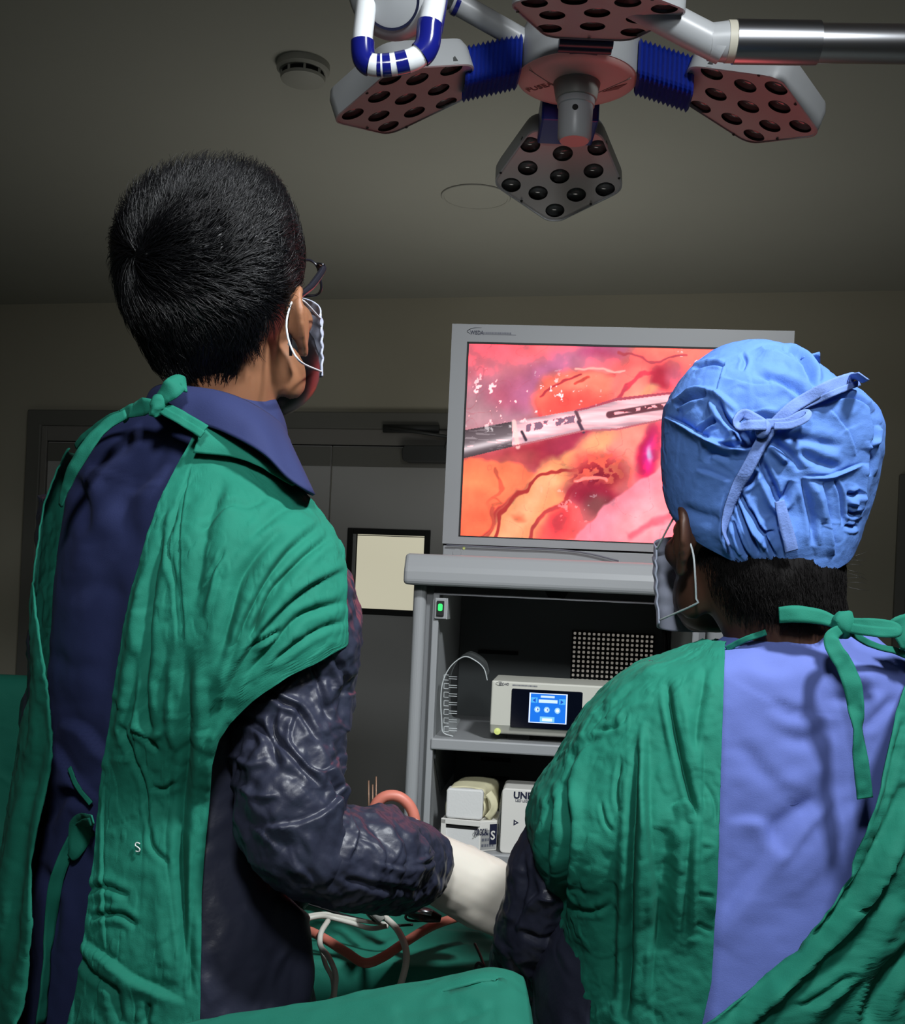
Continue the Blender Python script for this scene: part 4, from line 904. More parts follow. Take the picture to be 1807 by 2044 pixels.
class Loft:
    """stack of horizontal super-elliptic rings through silhouettes read off the photograph: (py, left px, right px, distance, depth ratio)"""
    def __init__(s, rows, yaw, nv=160, power=2.3, sm=5):
        R = np.array(rows, float); v = np.linspace(R[0, 0], R[-1, 0], nv); C = [smooth1(np.interp(v, R[:, 0], R[:, i]), sm) for i in range(1, 5)]
        L, Rt, d, ra = C; a, b = at(L, v, d), at(Rt, v, d); s.c = (a + b) / 2; s.hx = np.abs(b[:, 0] - a[:, 0]) / 2; s.v = v; s.nv = nv; s.p = power
        y = math.radians(yaw); s.er = np.array([math.cos(y), -math.sin(y), 0]); s.ef = np.array([math.sin(y), math.cos(y), 0])
        e = 2 / power; tt = np.linspace(0, 2 * math.pi, 181); sp = lambda x: np.sign(x) * np.abs(x) ** e
        ext = np.max(sp(np.cos(tt))[None] * s.er[0] + (-sp(np.sin(tt)))[None] * ra[:, None] * s.ef[0], axis=1); s.a = s.hx / ext; s.b = s.a * ra
    def P(s, i, t, off=0.0):
        """i row index array, t angle (0 right, 90 degrees back towards the camera, 180 left)"""
        e = 2 / s.p; sp = lambda x: np.sign(x) * np.abs(x) ** e
        if np.asarray(i).dtype.kind == 'f':
            k = np.arange(s.nv); a, b = np.interp(i, k, s.a) + off, np.interp(i, k, s.b) + off; c = np.stack([np.interp(i, k, s.c[:, q]) for q in range(3)], -1)
        else: a, b, c = s.a[i] + off, s.b[i] + off, s.c[i]
        return c + (a * sp(np.cos(t)))[..., None] * s.er - (b * sp(np.sin(t)))[..., None] * s.ef
    def edge(s, i, px, off=0.0):
        """angle at which row i crosses photograph column px on the side that faces the camera"""
        t = np.linspace(-math.pi * .75, math.pi * 1.75, 900); x, _ = proj(s.P(np.full(900, i), t, off)); a = np.argmax(x); w_ = x[a:a + 460]; bq = a + int(np.argmin(w_))
        return float(np.interp(-px, -x[a:bq + 1], t[a:bq + 1]))
def _arr(t, I): return np.full(len(I), t) if np.isscalar(t) else np.asarray(t)
def sheet(loft, i0, i1, t0, t1, nt, off=0.0, folds=(), noise=None, edge_px0=None, edge_px1=None):
    """patch of a loft between rows i0..i1 and angles t0..t1 (scalars, or pixel columns through edge_px*), with folds pushed along its normals"""
    I = np.arange(i0, i1)
    T0 = np.array([loft.edge(i, np.interp(loft.v[i], *edge_px0), off) for i in I]) if edge_px0 else _arr(t0, I)
    T1 = np.array([loft.edge(i, np.interp(loft.v[i], *edge_px1), off) for i in I]) if edge_px1 else _arr(t1, I)
    u = np.linspace(0, 1, nt)[None]; T = T0[:, None] * (1 - u) + T1[:, None] * u; II = np.broadcast_to(I[:, None], T.shape)
    P = loft.P(II, T, off); N = nrm(np.cross(np.gradient(P, axis=1), np.gradient(P, axis=0)))
    c = loft.c[II]; flip = np.sign(np.sum(N * (P - c), -1).mean()); N *= flip
    px, py = proj(P); D = strokes_disp(px, py, folds)
    if noise is not None: D = D + noise(P, px, py)
    return P + N * D[..., None], N
def hemmed(loft, nr, nt, hem):
    """closed cap from a loft whose lower edge follows hem: (degrees, py)"""
    tt = np.linspace(0, 2 * math.pi, nt, endpoint=False); H = np.array(hem, float); lim = np.interp(np.degrees(tt), H[:, 0], H[:, 1]); lim = np.real(np.fft.ifft(np.fft.fft(lim) * np.exp(-(np.fft.fftfreq(nt) * nt / 9.0) ** 2)))
    row = np.interp(lim, loft.v, np.arange(loft.nv)); I = np.linspace(0, 1, nr)[:, None] * row[None]; V = loft.P(I, tt[None] + 0 * I)
    C = np.stack([np.interp(I, np.arange(loft.nv), loft.c[:, q]) for q in range(3)], -1); return V, C
class Snap:
    """finds the outer surface behind a photograph pixel, to lay tapes and straps on cloth"""
    def __init__(s, *Ps): s.P = np.vstack([p.reshape(-1, 3) for p in Ps]); s.x, s.y = proj(s.P)
    def __call__(s, pts, lift=.004, rad=14):
        out = []
        for p in pts:
            k = np.hypot(s.x - p[0], s.y - p[1]); m = k < rad
            d = s.P[m, 1].min() if m.any() else s.P[np.argmin(k), 1]
            out.append(at(p[0], p[1], d - lift - (p[2] if len(p) > 2 else 0)))
        return np.array(out)
def hair_strands(name, roots, dirs, lens, m, parent, segs=6, rad=.00022, curl=.15, normals=None, lift=.3, rng=None):
    """short strands as tapered fibres"""
    n = len(roots); t = np.linspace(0, 1, segs)[None, :, None]; side = nrm(np.cross(dirs, normals)); bend = RNG.normal(0, 1, (n, 1, 1))
    P = roots[:, None] + dirs[:, None] * (lens[:, None, None] * t) + normals[:, None] * (lens[:, None, None] * lift * np.sin(t * math.pi * .62)) - normals[:, None] * (lens[:, None, None] * lift * .75 * t ** 2) + side[:, None] * (lens[:, None, None] * curl * bend * t ** 2)
    hc = bpy.data.hair_curves.new(name); hc.add_curves([segs] * n)
    base = np.array([*P.reshape(-1, 3)[:, :2].mean(0), P[..., 2].min()])
    hc.attributes['position'].data.foreach_set('vector', (P - base).astype(np.float32).ravel())
    ra = hc.attributes.get('radius') or hc.attributes.new('radius', 'FLOAT', 'POINT')
    ra.data.foreach_set('value', (np.broadcast_to((rad * (1 - .75 * t ** 2)), (n, segs, 1))).astype(np.float32).ravel())
    hc.materials.append(m); o = link(name, hc, base, parent); o['kind'] = 'stuff'; return o
def face_mask(h, parent, k=1.0, f_edge=.030, fmax=.118, lat=.068, top=.000, bot=-.098):
    """pleated mask: top edge over the nose, lower edge under the chin"""
    nu, nv = 60, 44; u = np.linspace(-1, 1, nu)[None]; v = np.linspace(0, 1, nv)[:, None]
    z = top * (1 - v) + bot * v + .012 * (1 - np.abs(u) ** 1.6) * (1 - v) - .014 * (1 - u ** 2) * v
    X = lat * np.sin(u * 1.35) / math.sin(1.35) * (1 - .10 * v) + 0 * v
    prof = .026 * (1 - np.abs(u) ** 1.5) * np.exp(-((v - .25) / .35) ** 2) + 0 * v
    Y = f_edge + (fmax - f_edge) * np.cos(u * 1.35) ** .8 * (1 - .12 * v) - .010 * v * np.abs(u) + prof * .55
    pl = .0022 * np.abs(((v * 5.5) % 1) - .5) * 2 * (v > .18) * (v < .8)
    V = np.stack([X * (1 + pl * 6), Y + pl, z + 0 * X], -1) * k
    o = mesh('face_mask', h.P(V), grid_faces(nv, nu), M['mask_white'], parent); mod_solid(o, .0016, 0)
    for c in (0, -1):                                     # welded side hems
        e = h.P(V[:, c]); MB().tube(e, .0022, 6, squash=.6).build('mask_hem', M['mask_white'], o, smooth=True)
    return o, V

# ------------------------------------------------------------------ the man in the open green gown
def build_man():
    YAW = 40.0
    ear = at(598, 650, 1.215); tmp = Head((0, 0, 0), 20, 30); h = Head(ear - np.array([.084, -.006, .0]) @ tmp.A * 1.03, 20, 30)
    root = thing('person', 'man with short black hair, glasses and mask in open green gown facing monitor', 'person', (at(360, 1200, 1.28)[0], 1.28, 0))
    # --- outer loft (gown over shoulder and upper arm) and torso loft
    outer = Loft([(782, 330, 556, 1.27, .95), (806, 292, 570, 1.275, .9), (832, 232, 584, 1.28, .82), (870, 176, 596, 1.28, .74), (905, 136, 604, 1.28, .68), (940, 112, 612, 1.28, .62), (975, 96, 618, 1.268, .60), (1010, 84, 642, 1.260, .6), (1060, 73, 690, 1.252, .6), (1110, 64, 712, 1.248, .6), (1180, 57, 724, 1.246, .6),
                  (1260, 52, 728, 1.246, .62), (1350, 47, 715, 1.25, .62), (1440, 38, 670, 1.26, .62), (1540, 24, 590, 1.28, .64), (1650, 8, 590, 1.28, .66), (1800, -6, 622, 1.28, .7), (2000, -22, 640, 1.28, .72), (2300, -40, 640, 1.28, .74)], YAW, 330, sm=6)
    torso_rows = [(782, 338, 548, 1.27, .9), (806, 300, 560, 1.275, .86), (832, 245, 572, 1.28, .78), (870, 190, 582, 1.28, .70), (905, 152, 588, 1.28, .62), (940, 128, 592, 1.28, .57), (975, 112, 596, 1.28, .55), (1060, 92, 604, 1.28, .54), (1180, 78, 600, 1.28, .55), (1350, 72, 580, 1.28, .57), (1500, 78, 560, 1.28, .6), (1650, 70, 560, 1.28, .62), (1800, 50, 585, 1.28, .66), (2000, 30, 600, 1.28, .68), (2300, 10, 600, 1.28, .7)]
    torso = Loft(torso_rows, YAW, 240)
    # --- green gown: right back panel with the short sleeve, left back panel, dark plastic front
    ed_r = ([780, 850, 905, 960, 1060, 1200, 1350, 1500, 1650, 1850, 2044, 2300], [430, 405, 385, 352, 302, 256, 228, 205, 188, 160, 112, 60])
    ed_l = ([780, 905, 950, 1000, 1090, 1250, 1430, 1500, 1600, 1700, 1800, 2044, 2300], [300, 138, 108, 92, 66, 76, 100, 104, 84, 62, 66, 22, -10])
    hem = ([860, 904, 914, 934, 966, 985, 1000, 1030, 1060, 1090, 1130, 1200, 1264, 1290, 1320, 1360, 1400, 1430, 1470, 1600, 1700, 1850, 2044, 2300], [394, 432, 478, 528, 578, 606, 624, 650, 668, 684, 690, 693, 694, 640, 575, 508, 462, 437, 424, 410, 402, 400, 396, 390])
    F = [([(400, 935), (352, 1010), (345, 1150), (355, 1300)], 5, 2.2, 's'), ([(385, 930), (365, 1020), (362, 1150), (372, 1300)], 5, -1.8, 's'), ([(352, 1010), (338, 1090), (350, 1170)], 6, 4, 'v'),
         ([(330, 1060), (300, 1180), (292, 1300), (290, 1420), (310, 1500)], 12, 7, 'v'), ([(312, 1100), (272, 1240), (250, 1400), (238, 1560)], 14, 5, 'r'), ([(372, 1300), (376, 1480), (366, 1620), (362, 1760)], 12, 6, 'v'), ([(345, 1310), (340, 1420), (350, 1500)], 9, 4, 'r'), ([(398, 1290), (404, 1450), (392, 1600), (390, 1800)], 14, 6, 'r'),
         ([(690, 1130), (600, 1180), (520, 1260), (462, 1350), (440, 1420)], 13, 9, 's'), ([(640, 1040), (560, 1110), (500, 1210), (460, 1310), (445, 1380)], 14, 8, 's'), ([(660, 1070), (590, 1130), (530, 1215), (490, 1290)], 9, 6, 'v'), ([(560, 1060), (490, 1140), (465, 1220), (440, 1330)], 14, 6, 'v'),
         ([(690, 1200), (600, 1230), (535, 1300), (490, 1350)], 10, 6, 'v'), ([(692, 1240), (640, 1255), (585, 1290), (540, 1325)], 8, 4, 'v'), ([(585, 1130), (540, 1180), (515, 1235), (505, 1262)], 7, 6, 'v'), ([(560, 1255), (530, 1275), (500, 1290)], 6, 6, 'v'), ([(450, 960), (415, 1040), (400, 1130), (385, 1220)], 16, 4, 'v'),
         ([(480, 960), (455, 1050), (440, 1150), (425, 1250), (410, 1380)], 22, 4, 'r'), ([(540, 985), (500, 1010), (440, 1012), (395, 1040)], 9, 2.5, 'v'), ([(470, 1005), (430, 1030), (395, 1060)], 7, 3, 'v'), ([(620, 1000), (560, 1020), (500, 1075)], 12, 3, 'v'), ([(440, 1110), (430, 1170), (412, 1230)], 6, 3.5, 'r'), ([(450, 1100), (425, 1150), (405, 1170)], 5, 3, 'v'),
         ([(240, 1440), (260, 1490), (270, 1530)], 6, 4, 'v'), ([(265, 1450), (300, 1480), (318, 1500)], 6, 4, 'v'), ([(258, 1440), (300, 1470), (340, 1450)], 8, 4, 'r'), ([(215, 1512), (250, 1512), (280, 1520)], 4, 2, 's'), ([(272, 1520), (292, 1580), (296, 1650)], 6, 4, 'v'), ([(300, 1570), (330, 1575), (350, 1560)], 6, 3, 'v'),
         ([(170, 1780), (210, 1770), (260, 1790)], 9, 5, 'v'), ([(180, 1830), (240, 1825), (275, 1850)], 8, 6, 'v'), ([(210, 1560), (205, 1700), (212, 1900)], 4, 3, 's'), ([(165, 1880), (220, 1915), (270, 1955), (370, 2000)], 14, 9, 's'), ([(150, 1890), (185, 1940), (250, 1985)], 10, 4, 'v'), ([(360, 1660), (368, 1800), (380, 1980)], 12, 7, 'v'), ([(330, 1740), (320, 1850), (345, 1960)], 18, 4, 'r'), ([(380, 1660), (376, 1850), (372, 1990)], 7, -4, 'v'), ([(300, 1650), (305, 1690), (340, 1725)], 7, 3, 'v'),
         ([(455, 1420), (425, 1480), (415, 1560), (405, 1700)], 12, 7, 'r'), ([(275, 1300), (262, 1420), (240, 1480)], 10, 4, 'v'), ([(300, 2000), (290, 2044)], 9, 5, 'v'), ([(230, 1960), (240, 2044)], 12, 5, 'v')]
    sx = np.array([22, 22, 4.5])
    nz = lambda P, x, y: .0010 * crumple(P * sx * .5, 2) + .0012 * wrinkle(P, np.array([26, 26, 7]), .07) + .0010 * wrinkle(P, np.array([40, 40, 28]), .05, 7) + .0007 * wrinkle(P, 90, .06, 19) + .0009 * facets(P, np.array([44, 44, 26])) + .0006 * facets(P, 95, 3) + .0003 * fbm(P * 150, 2)
    i0 = int(np.argmax(outer.v > 866)); nt = 420; off = .009
    T0 = []
    for i in range(i0, 330):
        y = outer.v[i]; T0.append(outer.edge(i, np.interp(y, *hem), off))
    T0 = np.array(T0); Pg, _ = sheet(outer, i0, 330, T0, 0, nt, off, F, nz, edge_px1=ed_r)
    # the upper arm runs inside the short sleeve, so its path is laid just behind that cloth
    gx, gy = proj(Pg); arm_px = [(614, 1110), (624, 1190), (622, 1270), (596, 1370), (576, 1480), (584, 1600), (612, 1686), (672, 1715)]; arm_r = [.040, .054, .058, .060, .060, .059, .056, .047]; arm = []
    for (qx, qy), r_, dd in zip(arm_px, arm_r, (0, 0, 0, 0, 1.150, 1.125, 1.115, 1.15)):
        m_ = np.hypot(gx - qx, gy - min(qy, 1330)) < 16
        arm.append(at(qx, qy, (Pg[m_, 1].min() + r_ + .026) if not dd else dd))
    # --- body: head, neck, trunk, arms, legs as one surface
    sh = at(600, 1040, 1.20); el = at(606, 1690, 1.11); wr = at(874, 1735, 1.36); shl = at(175, 1000, 1.42); ell = at(130, 1640, 1.50); wrl = at(560, 1640, 1.60)
    nk0, nk1 = at(446, 900, 1.30), h.P((0, -.022, -.02))
    parts = head_parts(h, [nk0, (nk0 + nk1) / 2 + np.array([0, -.006, 0]), nk1, h.P((0, -.01, .03))], [.066, .058, .058, .05], 1.03)
    I = np.arange(12, 240, 3); tt = np.linspace(0, 2 * math.pi, 48, endpoint=False); V = torso.P(I[:, None] + 0 * tt[None].astype(int), tt[None] + 0 * I[:, None], -.016)
    parts.append((V.reshape(-1, 3), grid_faces(len(I), 48, True).tolist() + [list(range(47, -1, -1)), list(range((len(I) - 1) * 48, len(I) * 48))]))
    parts += [limb([arm[0], arm[2], arm[4], arm[6], at(720, 1712, 1.20), wr], [.034, .036, .036, .036, .034, .027]), limb([shl, (shl + ell) / 2, ell, ell + (wrl - ell) * .4, wrl], [.05, .046, .04, .037, .027])]
    hipz = torso.c[-1][2] + .02; hc = torso.c[-1]
    for sg in (1, -1):
        hp = np.array([*(hc + torso.er * .085 * sg)[:2], hipz]); ft = np.array([*(hc + torso.er * .11 * sg)[:2], .05])
        parts.append(limb([hp, hp * .5 + ft * .5 + torso.ef * .01, ft], [.088, .056, .042])); parts.append(ellipsoid(ft + torso.ef * .06 - np.array([0, 0, .015]), np.stack([torso.er, torso.ef, (0, 0, 1)]), (.04, .11, .032)))
    body = finish_remesh('body', parts, .0045, M['skin_tan'], root, 4)
    eyes(h, root)
    # --- gloves
    dr = nrm(at(1060, 1830, 1.43) - wr); gl = hand_parts(wr + dr * .02, dr, np.array([.05, .66, -.75]), 38, 1, 1.2)
    gl.append(limb([wr - dr * .055, wr - dr * .02, wr + dr * .035, wr + dr * .08], [.042, .041, .045, .048], 20, 16, squash=.95))
    finish_remesh('glove', gl, .0032, M['latex'], root, 5)
    MB().tube([p for p in [(wr - dr * .055) + .0425 * (math.cos(a) * nrm(np.cross(dr, (0, 0, 1))) + .9 * math.sin(a) * np.cross(nrm(np.cross(dr, (0, 0, 1))), dr)) for a in np.linspace(0, 2 * math.pi, 25)]], .0022, 8).build('glove_cuff', M['latex'], root, smooth=True)
    dl = nrm(np.array([.35, .6, -.25])); finish_remesh('glove', hand_parts(wrl, dl, np.array([.6, -.2, -.6]), 40, -1, 1.08) + [limb([wrl - dl * .05, wrl + dl * .03], [.041, .038], 16, 8)], .0045, M['latex'], root, 4)
    # --- navy shirt with yoke seam and collar
    sfold = [([(150, 950), (175, 1010), (172, 1070)], 18, 7, 'v'), ([(185, 930), (178, 1040), (160, 1140)], 26, 4, 'r'), ([(290, 900), (250, 1000), (270, 1100)], 26, 4, 'v'), ([(330, 860), (300, 940), (250, 980)], 20, 4, 'v'), ([(255, 850), (240, 900), (180, 930)], 16, 3, 'v'),
             ([(120, 1440), (170, 1455), (220, 1520)], 20, 9, 's'), ([(110, 1480), (150, 1550), (200, 1600)], 18, 8, 's'), ([(90, 1650), (130, 1590), (190, 1600)], 16, 7, 'v'), ([(170, 1080), (150, 1250), (160, 1400)], 40, 3, 'r'), ([(230, 1120), (225, 1280), (200, 1420)], 30, 4, 'v'),
             ([(128, 905), (205, 938), (270, 958), (345, 968)], 3.5, 1.6, 's'), ([(120, 1180), (200, 1170), (250, 1200)], 24, 2, 'v'), ([(95, 1300), (150, 1330), (210, 1330)], 22, 2, 'v'), ([(80, 1720), (110, 1800), (100, 1900)], 14, 5, 'v')]
    Ps, _ = sheet(torso, 0, 240, -math.pi * .5, math.pi * 1.5, 200, .0, sfold, lambda P, x, y: .0022 * fbm(P * np.array([9, 9, 5]), 3) + .0006 * fbm(P * 60, 2))
    shirt = mesh('shirt', Ps, grid_faces(240, 200), M['navy_cotton'], root)
    top = [at(*p) for p in ((318, 800, 1.33), (316, 775, 1.27), (345, 768, 1.215), (400, 776, 1.185), (450, 786, 1.172), (500, 806, 1.172), (540, 830, 1.19), (562, 850, 1.23), (578, 880, 1.29))]
    bot = [at(*p) for p in ((285, 835, 1.33), (292, 815, 1.24), (330, 830, 1.165), (395, 846, 1.142), (450, 864, 1.128), (526, 906, 1.116), (578, 956, 1.114), (626, 987, 1.135), (612, 984, 1.22))]
    A_, B_ = spline(top, 90), spline(bot, 90); s_ = np.linspace(0, 1, 16)[:, None, None]; V = A_[None] * (1 - s_) + B_[None] * s_
    V = V + np.array([0, -1, .15]) * (.012 * np.sin(math.pi * s_ ** .7) + .0016 * fbm(V * 30, 2)[..., None])
    mod_solid(mesh('shirt_collar', V, grid_faces(16, 90), M['navy_cotton'], root), .003, 0)
    V = np.stack([A_ * (1 - q) + (A_ * .6 + B_ * .4 + np.array([0, .018, -.012])) * q for q in np.linspace(0, 1, 6)]); mod_solid(mesh('collar_stand', V + np.array([0, .006, -.003]), grid_faces(6, 90), M['navy_cotton'], root), .0025, 0)
    gown = mesh('gown', Pg, grid_faces(len(Pg), nt), M['green_cotton'], root, label='wrinkled green cotton back panel with short sleeve'); mod_solid(gown, .0018, 0)
    Fl = [([(108, 960), (78, 1080), (70, 1250), (84, 1420)], 8, 2, 'r'), ([(60, 1100), (56, 1300), (52, 1500)], 7, 4, 'v'), ([(90, 1460), (50, 1650), (30, 1850), (14, 2000)], 14, 5, 'v'), ([(60, 1560), (20, 1720), (2, 1900)], 14, 5, 'r'), ([(60, 1900), (30, 2040)], 14, 5, 'v')]
    Pl, _ = sheet(outer, int(np.argmax(outer.v > 905)), 330, 0, math.pi * 1.28, 90, off, Fl, nz, edge_px0=ed_l)
    mod_solid(mesh('gown_left_panel', Pl, grid_faces(len(Pl), 90), M['green_cotton'], root), .0018, 0)
    front = Loft([(905, 140, 600, 1.28, .66), (975, 104, 606, 1.28, .58), (1180, 66, 606, 1.28, .58), (1350, 56, 592, 1.28, .6), (1500, 50, 580, 1.28, .63), (1650, 30, 590, 1.28, .66), (1800, 14, 628, 1.28, .7), (2000, 0, 640, 1.28, .72), (2300, -10, 640, 1.28, .74)], YAW, 200)
    Ff = [([(560, 1790), (590, 1850), (600, 1950), (596, 2044)], 16, 6, 'r'), ([(610, 1800), (625, 1900), (628, 2040)], 10, 5, 'v'), ([(575, 1780), (600, 1810), (640, 1820)], 10, 6, 'v')]
    Pf, _ = sheet(front, 6, 200, -math.pi * .78, math.pi * np.interp(front.v[6:200], [1150, 1330], [-.05, .36]), 170, .001, Ff, lambda P, x, y: .004 * facets(P, 16) + .0016 * facets(P, 40, 3))
    mod_solid(mesh('gown_front', Pf, grid_faces(len(Pf), 170), M['navy_plastic'], root), .0015, 0)
    V, _ = sheet(front, 6, 200, -math.pi * .74, -math.pi * 1.05, 60, .001, (), lambda P, x, y: .004 * facets(P, 16) + .0016 * facets(P, 40, 3)); mod_solid(mesh('gown_front', V, grid_faces(len(V), 60), M['navy_plastic'], root), .0015, 0)
    # --- crumpled dark sleeves
    def sleeve(pts, rad, n, samples, amp, folds=()):
        Q = spline(np.column_stack([np.array(pts), rad]), samples); V, N = tube_rings(Q[:, :3], Q[:, 3], n, .92); x, y = proj(V)
        D = .0054 * facets(V, 19) + .0036 * facets(V, 46, 2) + .0014 * facets(V, 100, 4) + .0014 * wrinkle(V, 30, .05) + .0004 * fbm(V * 120, 2) + .9 * strokes_disp(x, y, folds)
        o = mesh('gown_sleeve', V + N * D[..., None], grid_faces(samples, n, True), M['navy_plastic'], root); mod_solid(o, .0015, -1); return V
    Fs = [([(470, 1390), (540, 1400), (600, 1340)], 10, 6, 's'), ([(440, 1430), (500, 1440), (540, 1480), (560, 1540)], 10, 6, 'v'), ([(520, 1360), (560, 1400), (600, 1420), (632, 1480)], 7, 6, 'v'), ([(600, 1400), (580, 1480), (640, 1540), (690, 1500)], 9, 6, 's'), ([(560, 1400), (545, 1460), (600, 1530), (640, 1570)], 8, 6, 'v'), ([(530, 1480), (500, 1560), (520, 1640)], 10, 5, 'r'),
          ([(520, 1650), (600, 1640), (660, 1610), (690, 1560)], 9, 8, 's'), ([(660, 1300), (690, 1360), (680, 1440)], 7, 4, 'v'), ([(620, 1310), (640, 1370), (660, 1440)], 7, 4, 'v'), ([(650, 1540), (690, 1600), (700, 1650)], 9, 6, 'v'), ([(450, 1500), (500, 1530), (540, 1520)], 7, 5, 'r'), ([(455, 1560), (520, 1590), (560, 1590)], 8, 4, 'r')]
    sleeve(arm, arm_r, 220, 260, .0028, Fs)
    Fa = [([(690, 1600), (720, 1660), (700, 1720)], 12, 8, 's'), ([(730, 1620), (770, 1680), (770, 1750)], 11, 7, 'v'), ([(790, 1650), (815, 1700), (800, 1770)], 10, 6, 'v'), ([(745, 1720), (800, 1730), (860, 1700)], 8, 4, 's'), ([(840, 1670), (862, 1710), (850, 1780)], 8, 5, 's'), ([(690, 1760), (760, 1770), (840, 1780)], 9, 4, 'v'), ([(800, 1730), (850, 1720), (870, 1700)], 6, 3, 'v')]
    sleeve([at(560, 1680, 1.09), at(640, 1705, 1.12), at(710, 1712, 1.17), at(762, 1717, 1.23), at(800, 1724, 1.28), at(824, 1729, 1.31)], [.030, .052, .058, .057, .054, .048], 200, 220, .0028, Fa)
    sleeve([shl, (shl + ell) / 2, ell, ell + (wrl - ell) * .45, wrl], [.065, .062, .058, .055, .040], 60, 80, .004)
    # --- neck band, ties
    sn = Snap(Pg, Ps)
    bt = spline(sn([(406, 852), (440, 868), (480, 888), (520, 908), (560, 930), (592, 966)], .006), 60); bb = spline(sn([(386, 904), (430, 906), (470, 912), (505, 924), (545, 946), (582, 968)], .006), 60)
    q_ = np.linspace(-1, 1, 60)
    for e_, px_ in ((bt, [(406, 852), (440, 868), (480, 888), (520, 908), (560, 930), (592, 966)]), (bb, [(386, 904), (430, 908), (470, 915), (505, 926), (545, 948), (582, 970)])):
        dep = np.polyval(np.polyfit(q_, bb[:, 1], 3), q_) - .003; pp = spline(np.array(px_, float), 60); e_[:] = at(pp[:, 0], pp[:, 1], dep + (.010 if e_ is bt else 0))
    V = np.stack([bt * (1 - q) + bb * q for q in np.linspace(0, 1, 12)]) ; V[..., 1] -= .003 * np.sin(np.linspace(0, math.pi, 12))[:, None]; V += .0012 * fbm(V * 40, 3)[..., None]
    mod_solid(mesh('gown_neckband', V, grid_faces(12, 60), M['green_cotton'], root), .003, 0)
    B = np.array([.15, -1, .2])
    zz = lambda pts: np.array([at(*p) for p in pts])
    ribbon(zz([(410, 858, 1.118), (375, 836, 1.122), (345, 820, 1.128), (318, 806, 1.14)]), .010, B, 'gown_tie', M['green_cotton'], root, wav=.002)
    ribbon(zz([(405, 868, 1.116), (365, 842, 1.12), (335, 826, 1.126), (312, 812, 1.14)]), .008, B, 'gown_tie', M['green_cotton'], root, wav=.002)
    ribbon(zz([(312, 808, 1.135), (330, 788, 1.128), (345, 774, 1.126), (358, 764, 1.132), (372, 770, 1.138)]), [.010, .015, .020, .019, .017], B, 'gown_tie', M['green_cotton'], root, twist=[0, 10, -10, 30])
    v, f = ellipsoid(at(316, 808, 1.132), np.eye(3), (.008, .008, .011), 14); v = v + .003 * fbm(v * 120, 2)[:, None]; mesh('tie_knot', v, f, M['green_cotton'], root)
    ribbon(zz([(315, 810, 1.135), (285, 812, 1.15), (262, 820, 1.165), (244, 832, 1.18)]), [.010, .018, .017, .014], B, 'gown_tie', M['green_cotton'], root, twist=[0, 25, -20, 20])
    ribbon(zz([(252, 826, 1.17), (215, 846, 1.172), (180, 884, 1.172), (150, 930, 1.178), (130, 975, 1.19), (120, 1010, 1.20)]), [.010, .013, .014, .013, .011, .006], np.array([-.2, -1, .1]), 'gown_tie', M['green_cotton'], root, twist=[0, -10, 10, 0, -20])
    ribbon(zz([(250, 820, 1.18), (215, 835, 1.20), (178, 862, 1.225), (150, 892, 1.25)]), .006, B, 'gown_tie', M['green_cotton'], root)
    ribbon(sn([(180, 1640), (160, 1650), (138, 1690), (112, 1760), (100, 1850), (92, 1950), (82, 2044)], .006), [.008, .012, .014, .012, .012], (-.1, -1, .1), 'waist_tie', M['green_cotton'], root, twist=[0, 60, 20, 80, 60])
    ribbon(sn([(184, 1636), (168, 1648), (150, 1700), (140, 1712)], .010), [.008, .02, .03, .008], (-.1, -1, .1), 'waist_tie', M['green_cotton'], root, twist=[0, 20, 0])
    ribbon(sn([(138, 1532), (155, 1570), (182, 1604)], .004), .005, (-.1, -1, .1), 'waist_tie', M['green_cotton'], root)
    p = sn([(279, 1684), (273, 1682), (270, 1687), (275, 1691), (279, 1695), (277, 1700), (271, 1699)], .003); MB().tube(p, .0007, 6, samples=28).build('stitched_letter', M['thread_white'], root, smooth=True)
    # --- trousers and shoes (below the frame)
    for sg in (1, -1):
        hp = np.array([*(hc + torso.er * .085 * sg)[:2], hipz]); ft = np.array([*(hc + torso.er * .11 * sg)[:2], .06])
        MB().tube([hp + np.array([0, 0, .06]), hp * .5 + ft * .5, ft + np.array([0, 0, .01])], [.108, .082, .068], 24, samples=20).build('trouser_leg', M['trouser_navy'], root, smooth=True)
        v, f = ellipsoid(ft + torso.ef * .06 - np.array([0, 0, .022]), np.stack([torso.er, torso.ef, (0, 0, 1)]), (.05, .135, .042), 16, 2.6); v[:, 2] = np.maximum(v[:, 2], .0); mesh('shoe', v, f, M['shoe_grey'], root)
    # --- hair: shell from the outline plus strands
    hl = Loft([(348, 474, 500, 1.24, 1.05), (355, 430, 530, 1.24, 1.05), (368, 388, 550, 1.238, 1.06), (392, 335, 566, 1.235, 1.08), (425, 286, 582, 1.226, 1.08), (465, 250, 592, 1.214, 1.1), (510, 236, 598, 1.209, 1.1), (555, 240, 599, 1.207, 1.1), (600, 248, 590, 1.210, 1.1), (650, 264, 580, 1.218, 1.06), (700, 288, 570, 1.23, 1.02), (735, 304, 560, 1.238, .96), (765, 322, 550, 1.24, .9), (790, 338, 535, 1.242, .86)], 0, 120, 2.15, sm=3)
    V, Cc = hemmed(hl, 150, 200, [(0, 592), (18, 600), (34, 650), (50, 735), (70, 782), (95, 788), (120, 782), (150, 765), (180, 730), (205, 600), (235, 490), (300, 480), (335, 520), (360, 592)])
    N = nrm(V - Cc * np.array([1, 1, 0]) - np.array([0, 0, 1.0]) * (Cc * .65 + .35 * hl.c[45])[..., 2:3] * np.array([0, 0, 1.0])); x, y = proj(V)
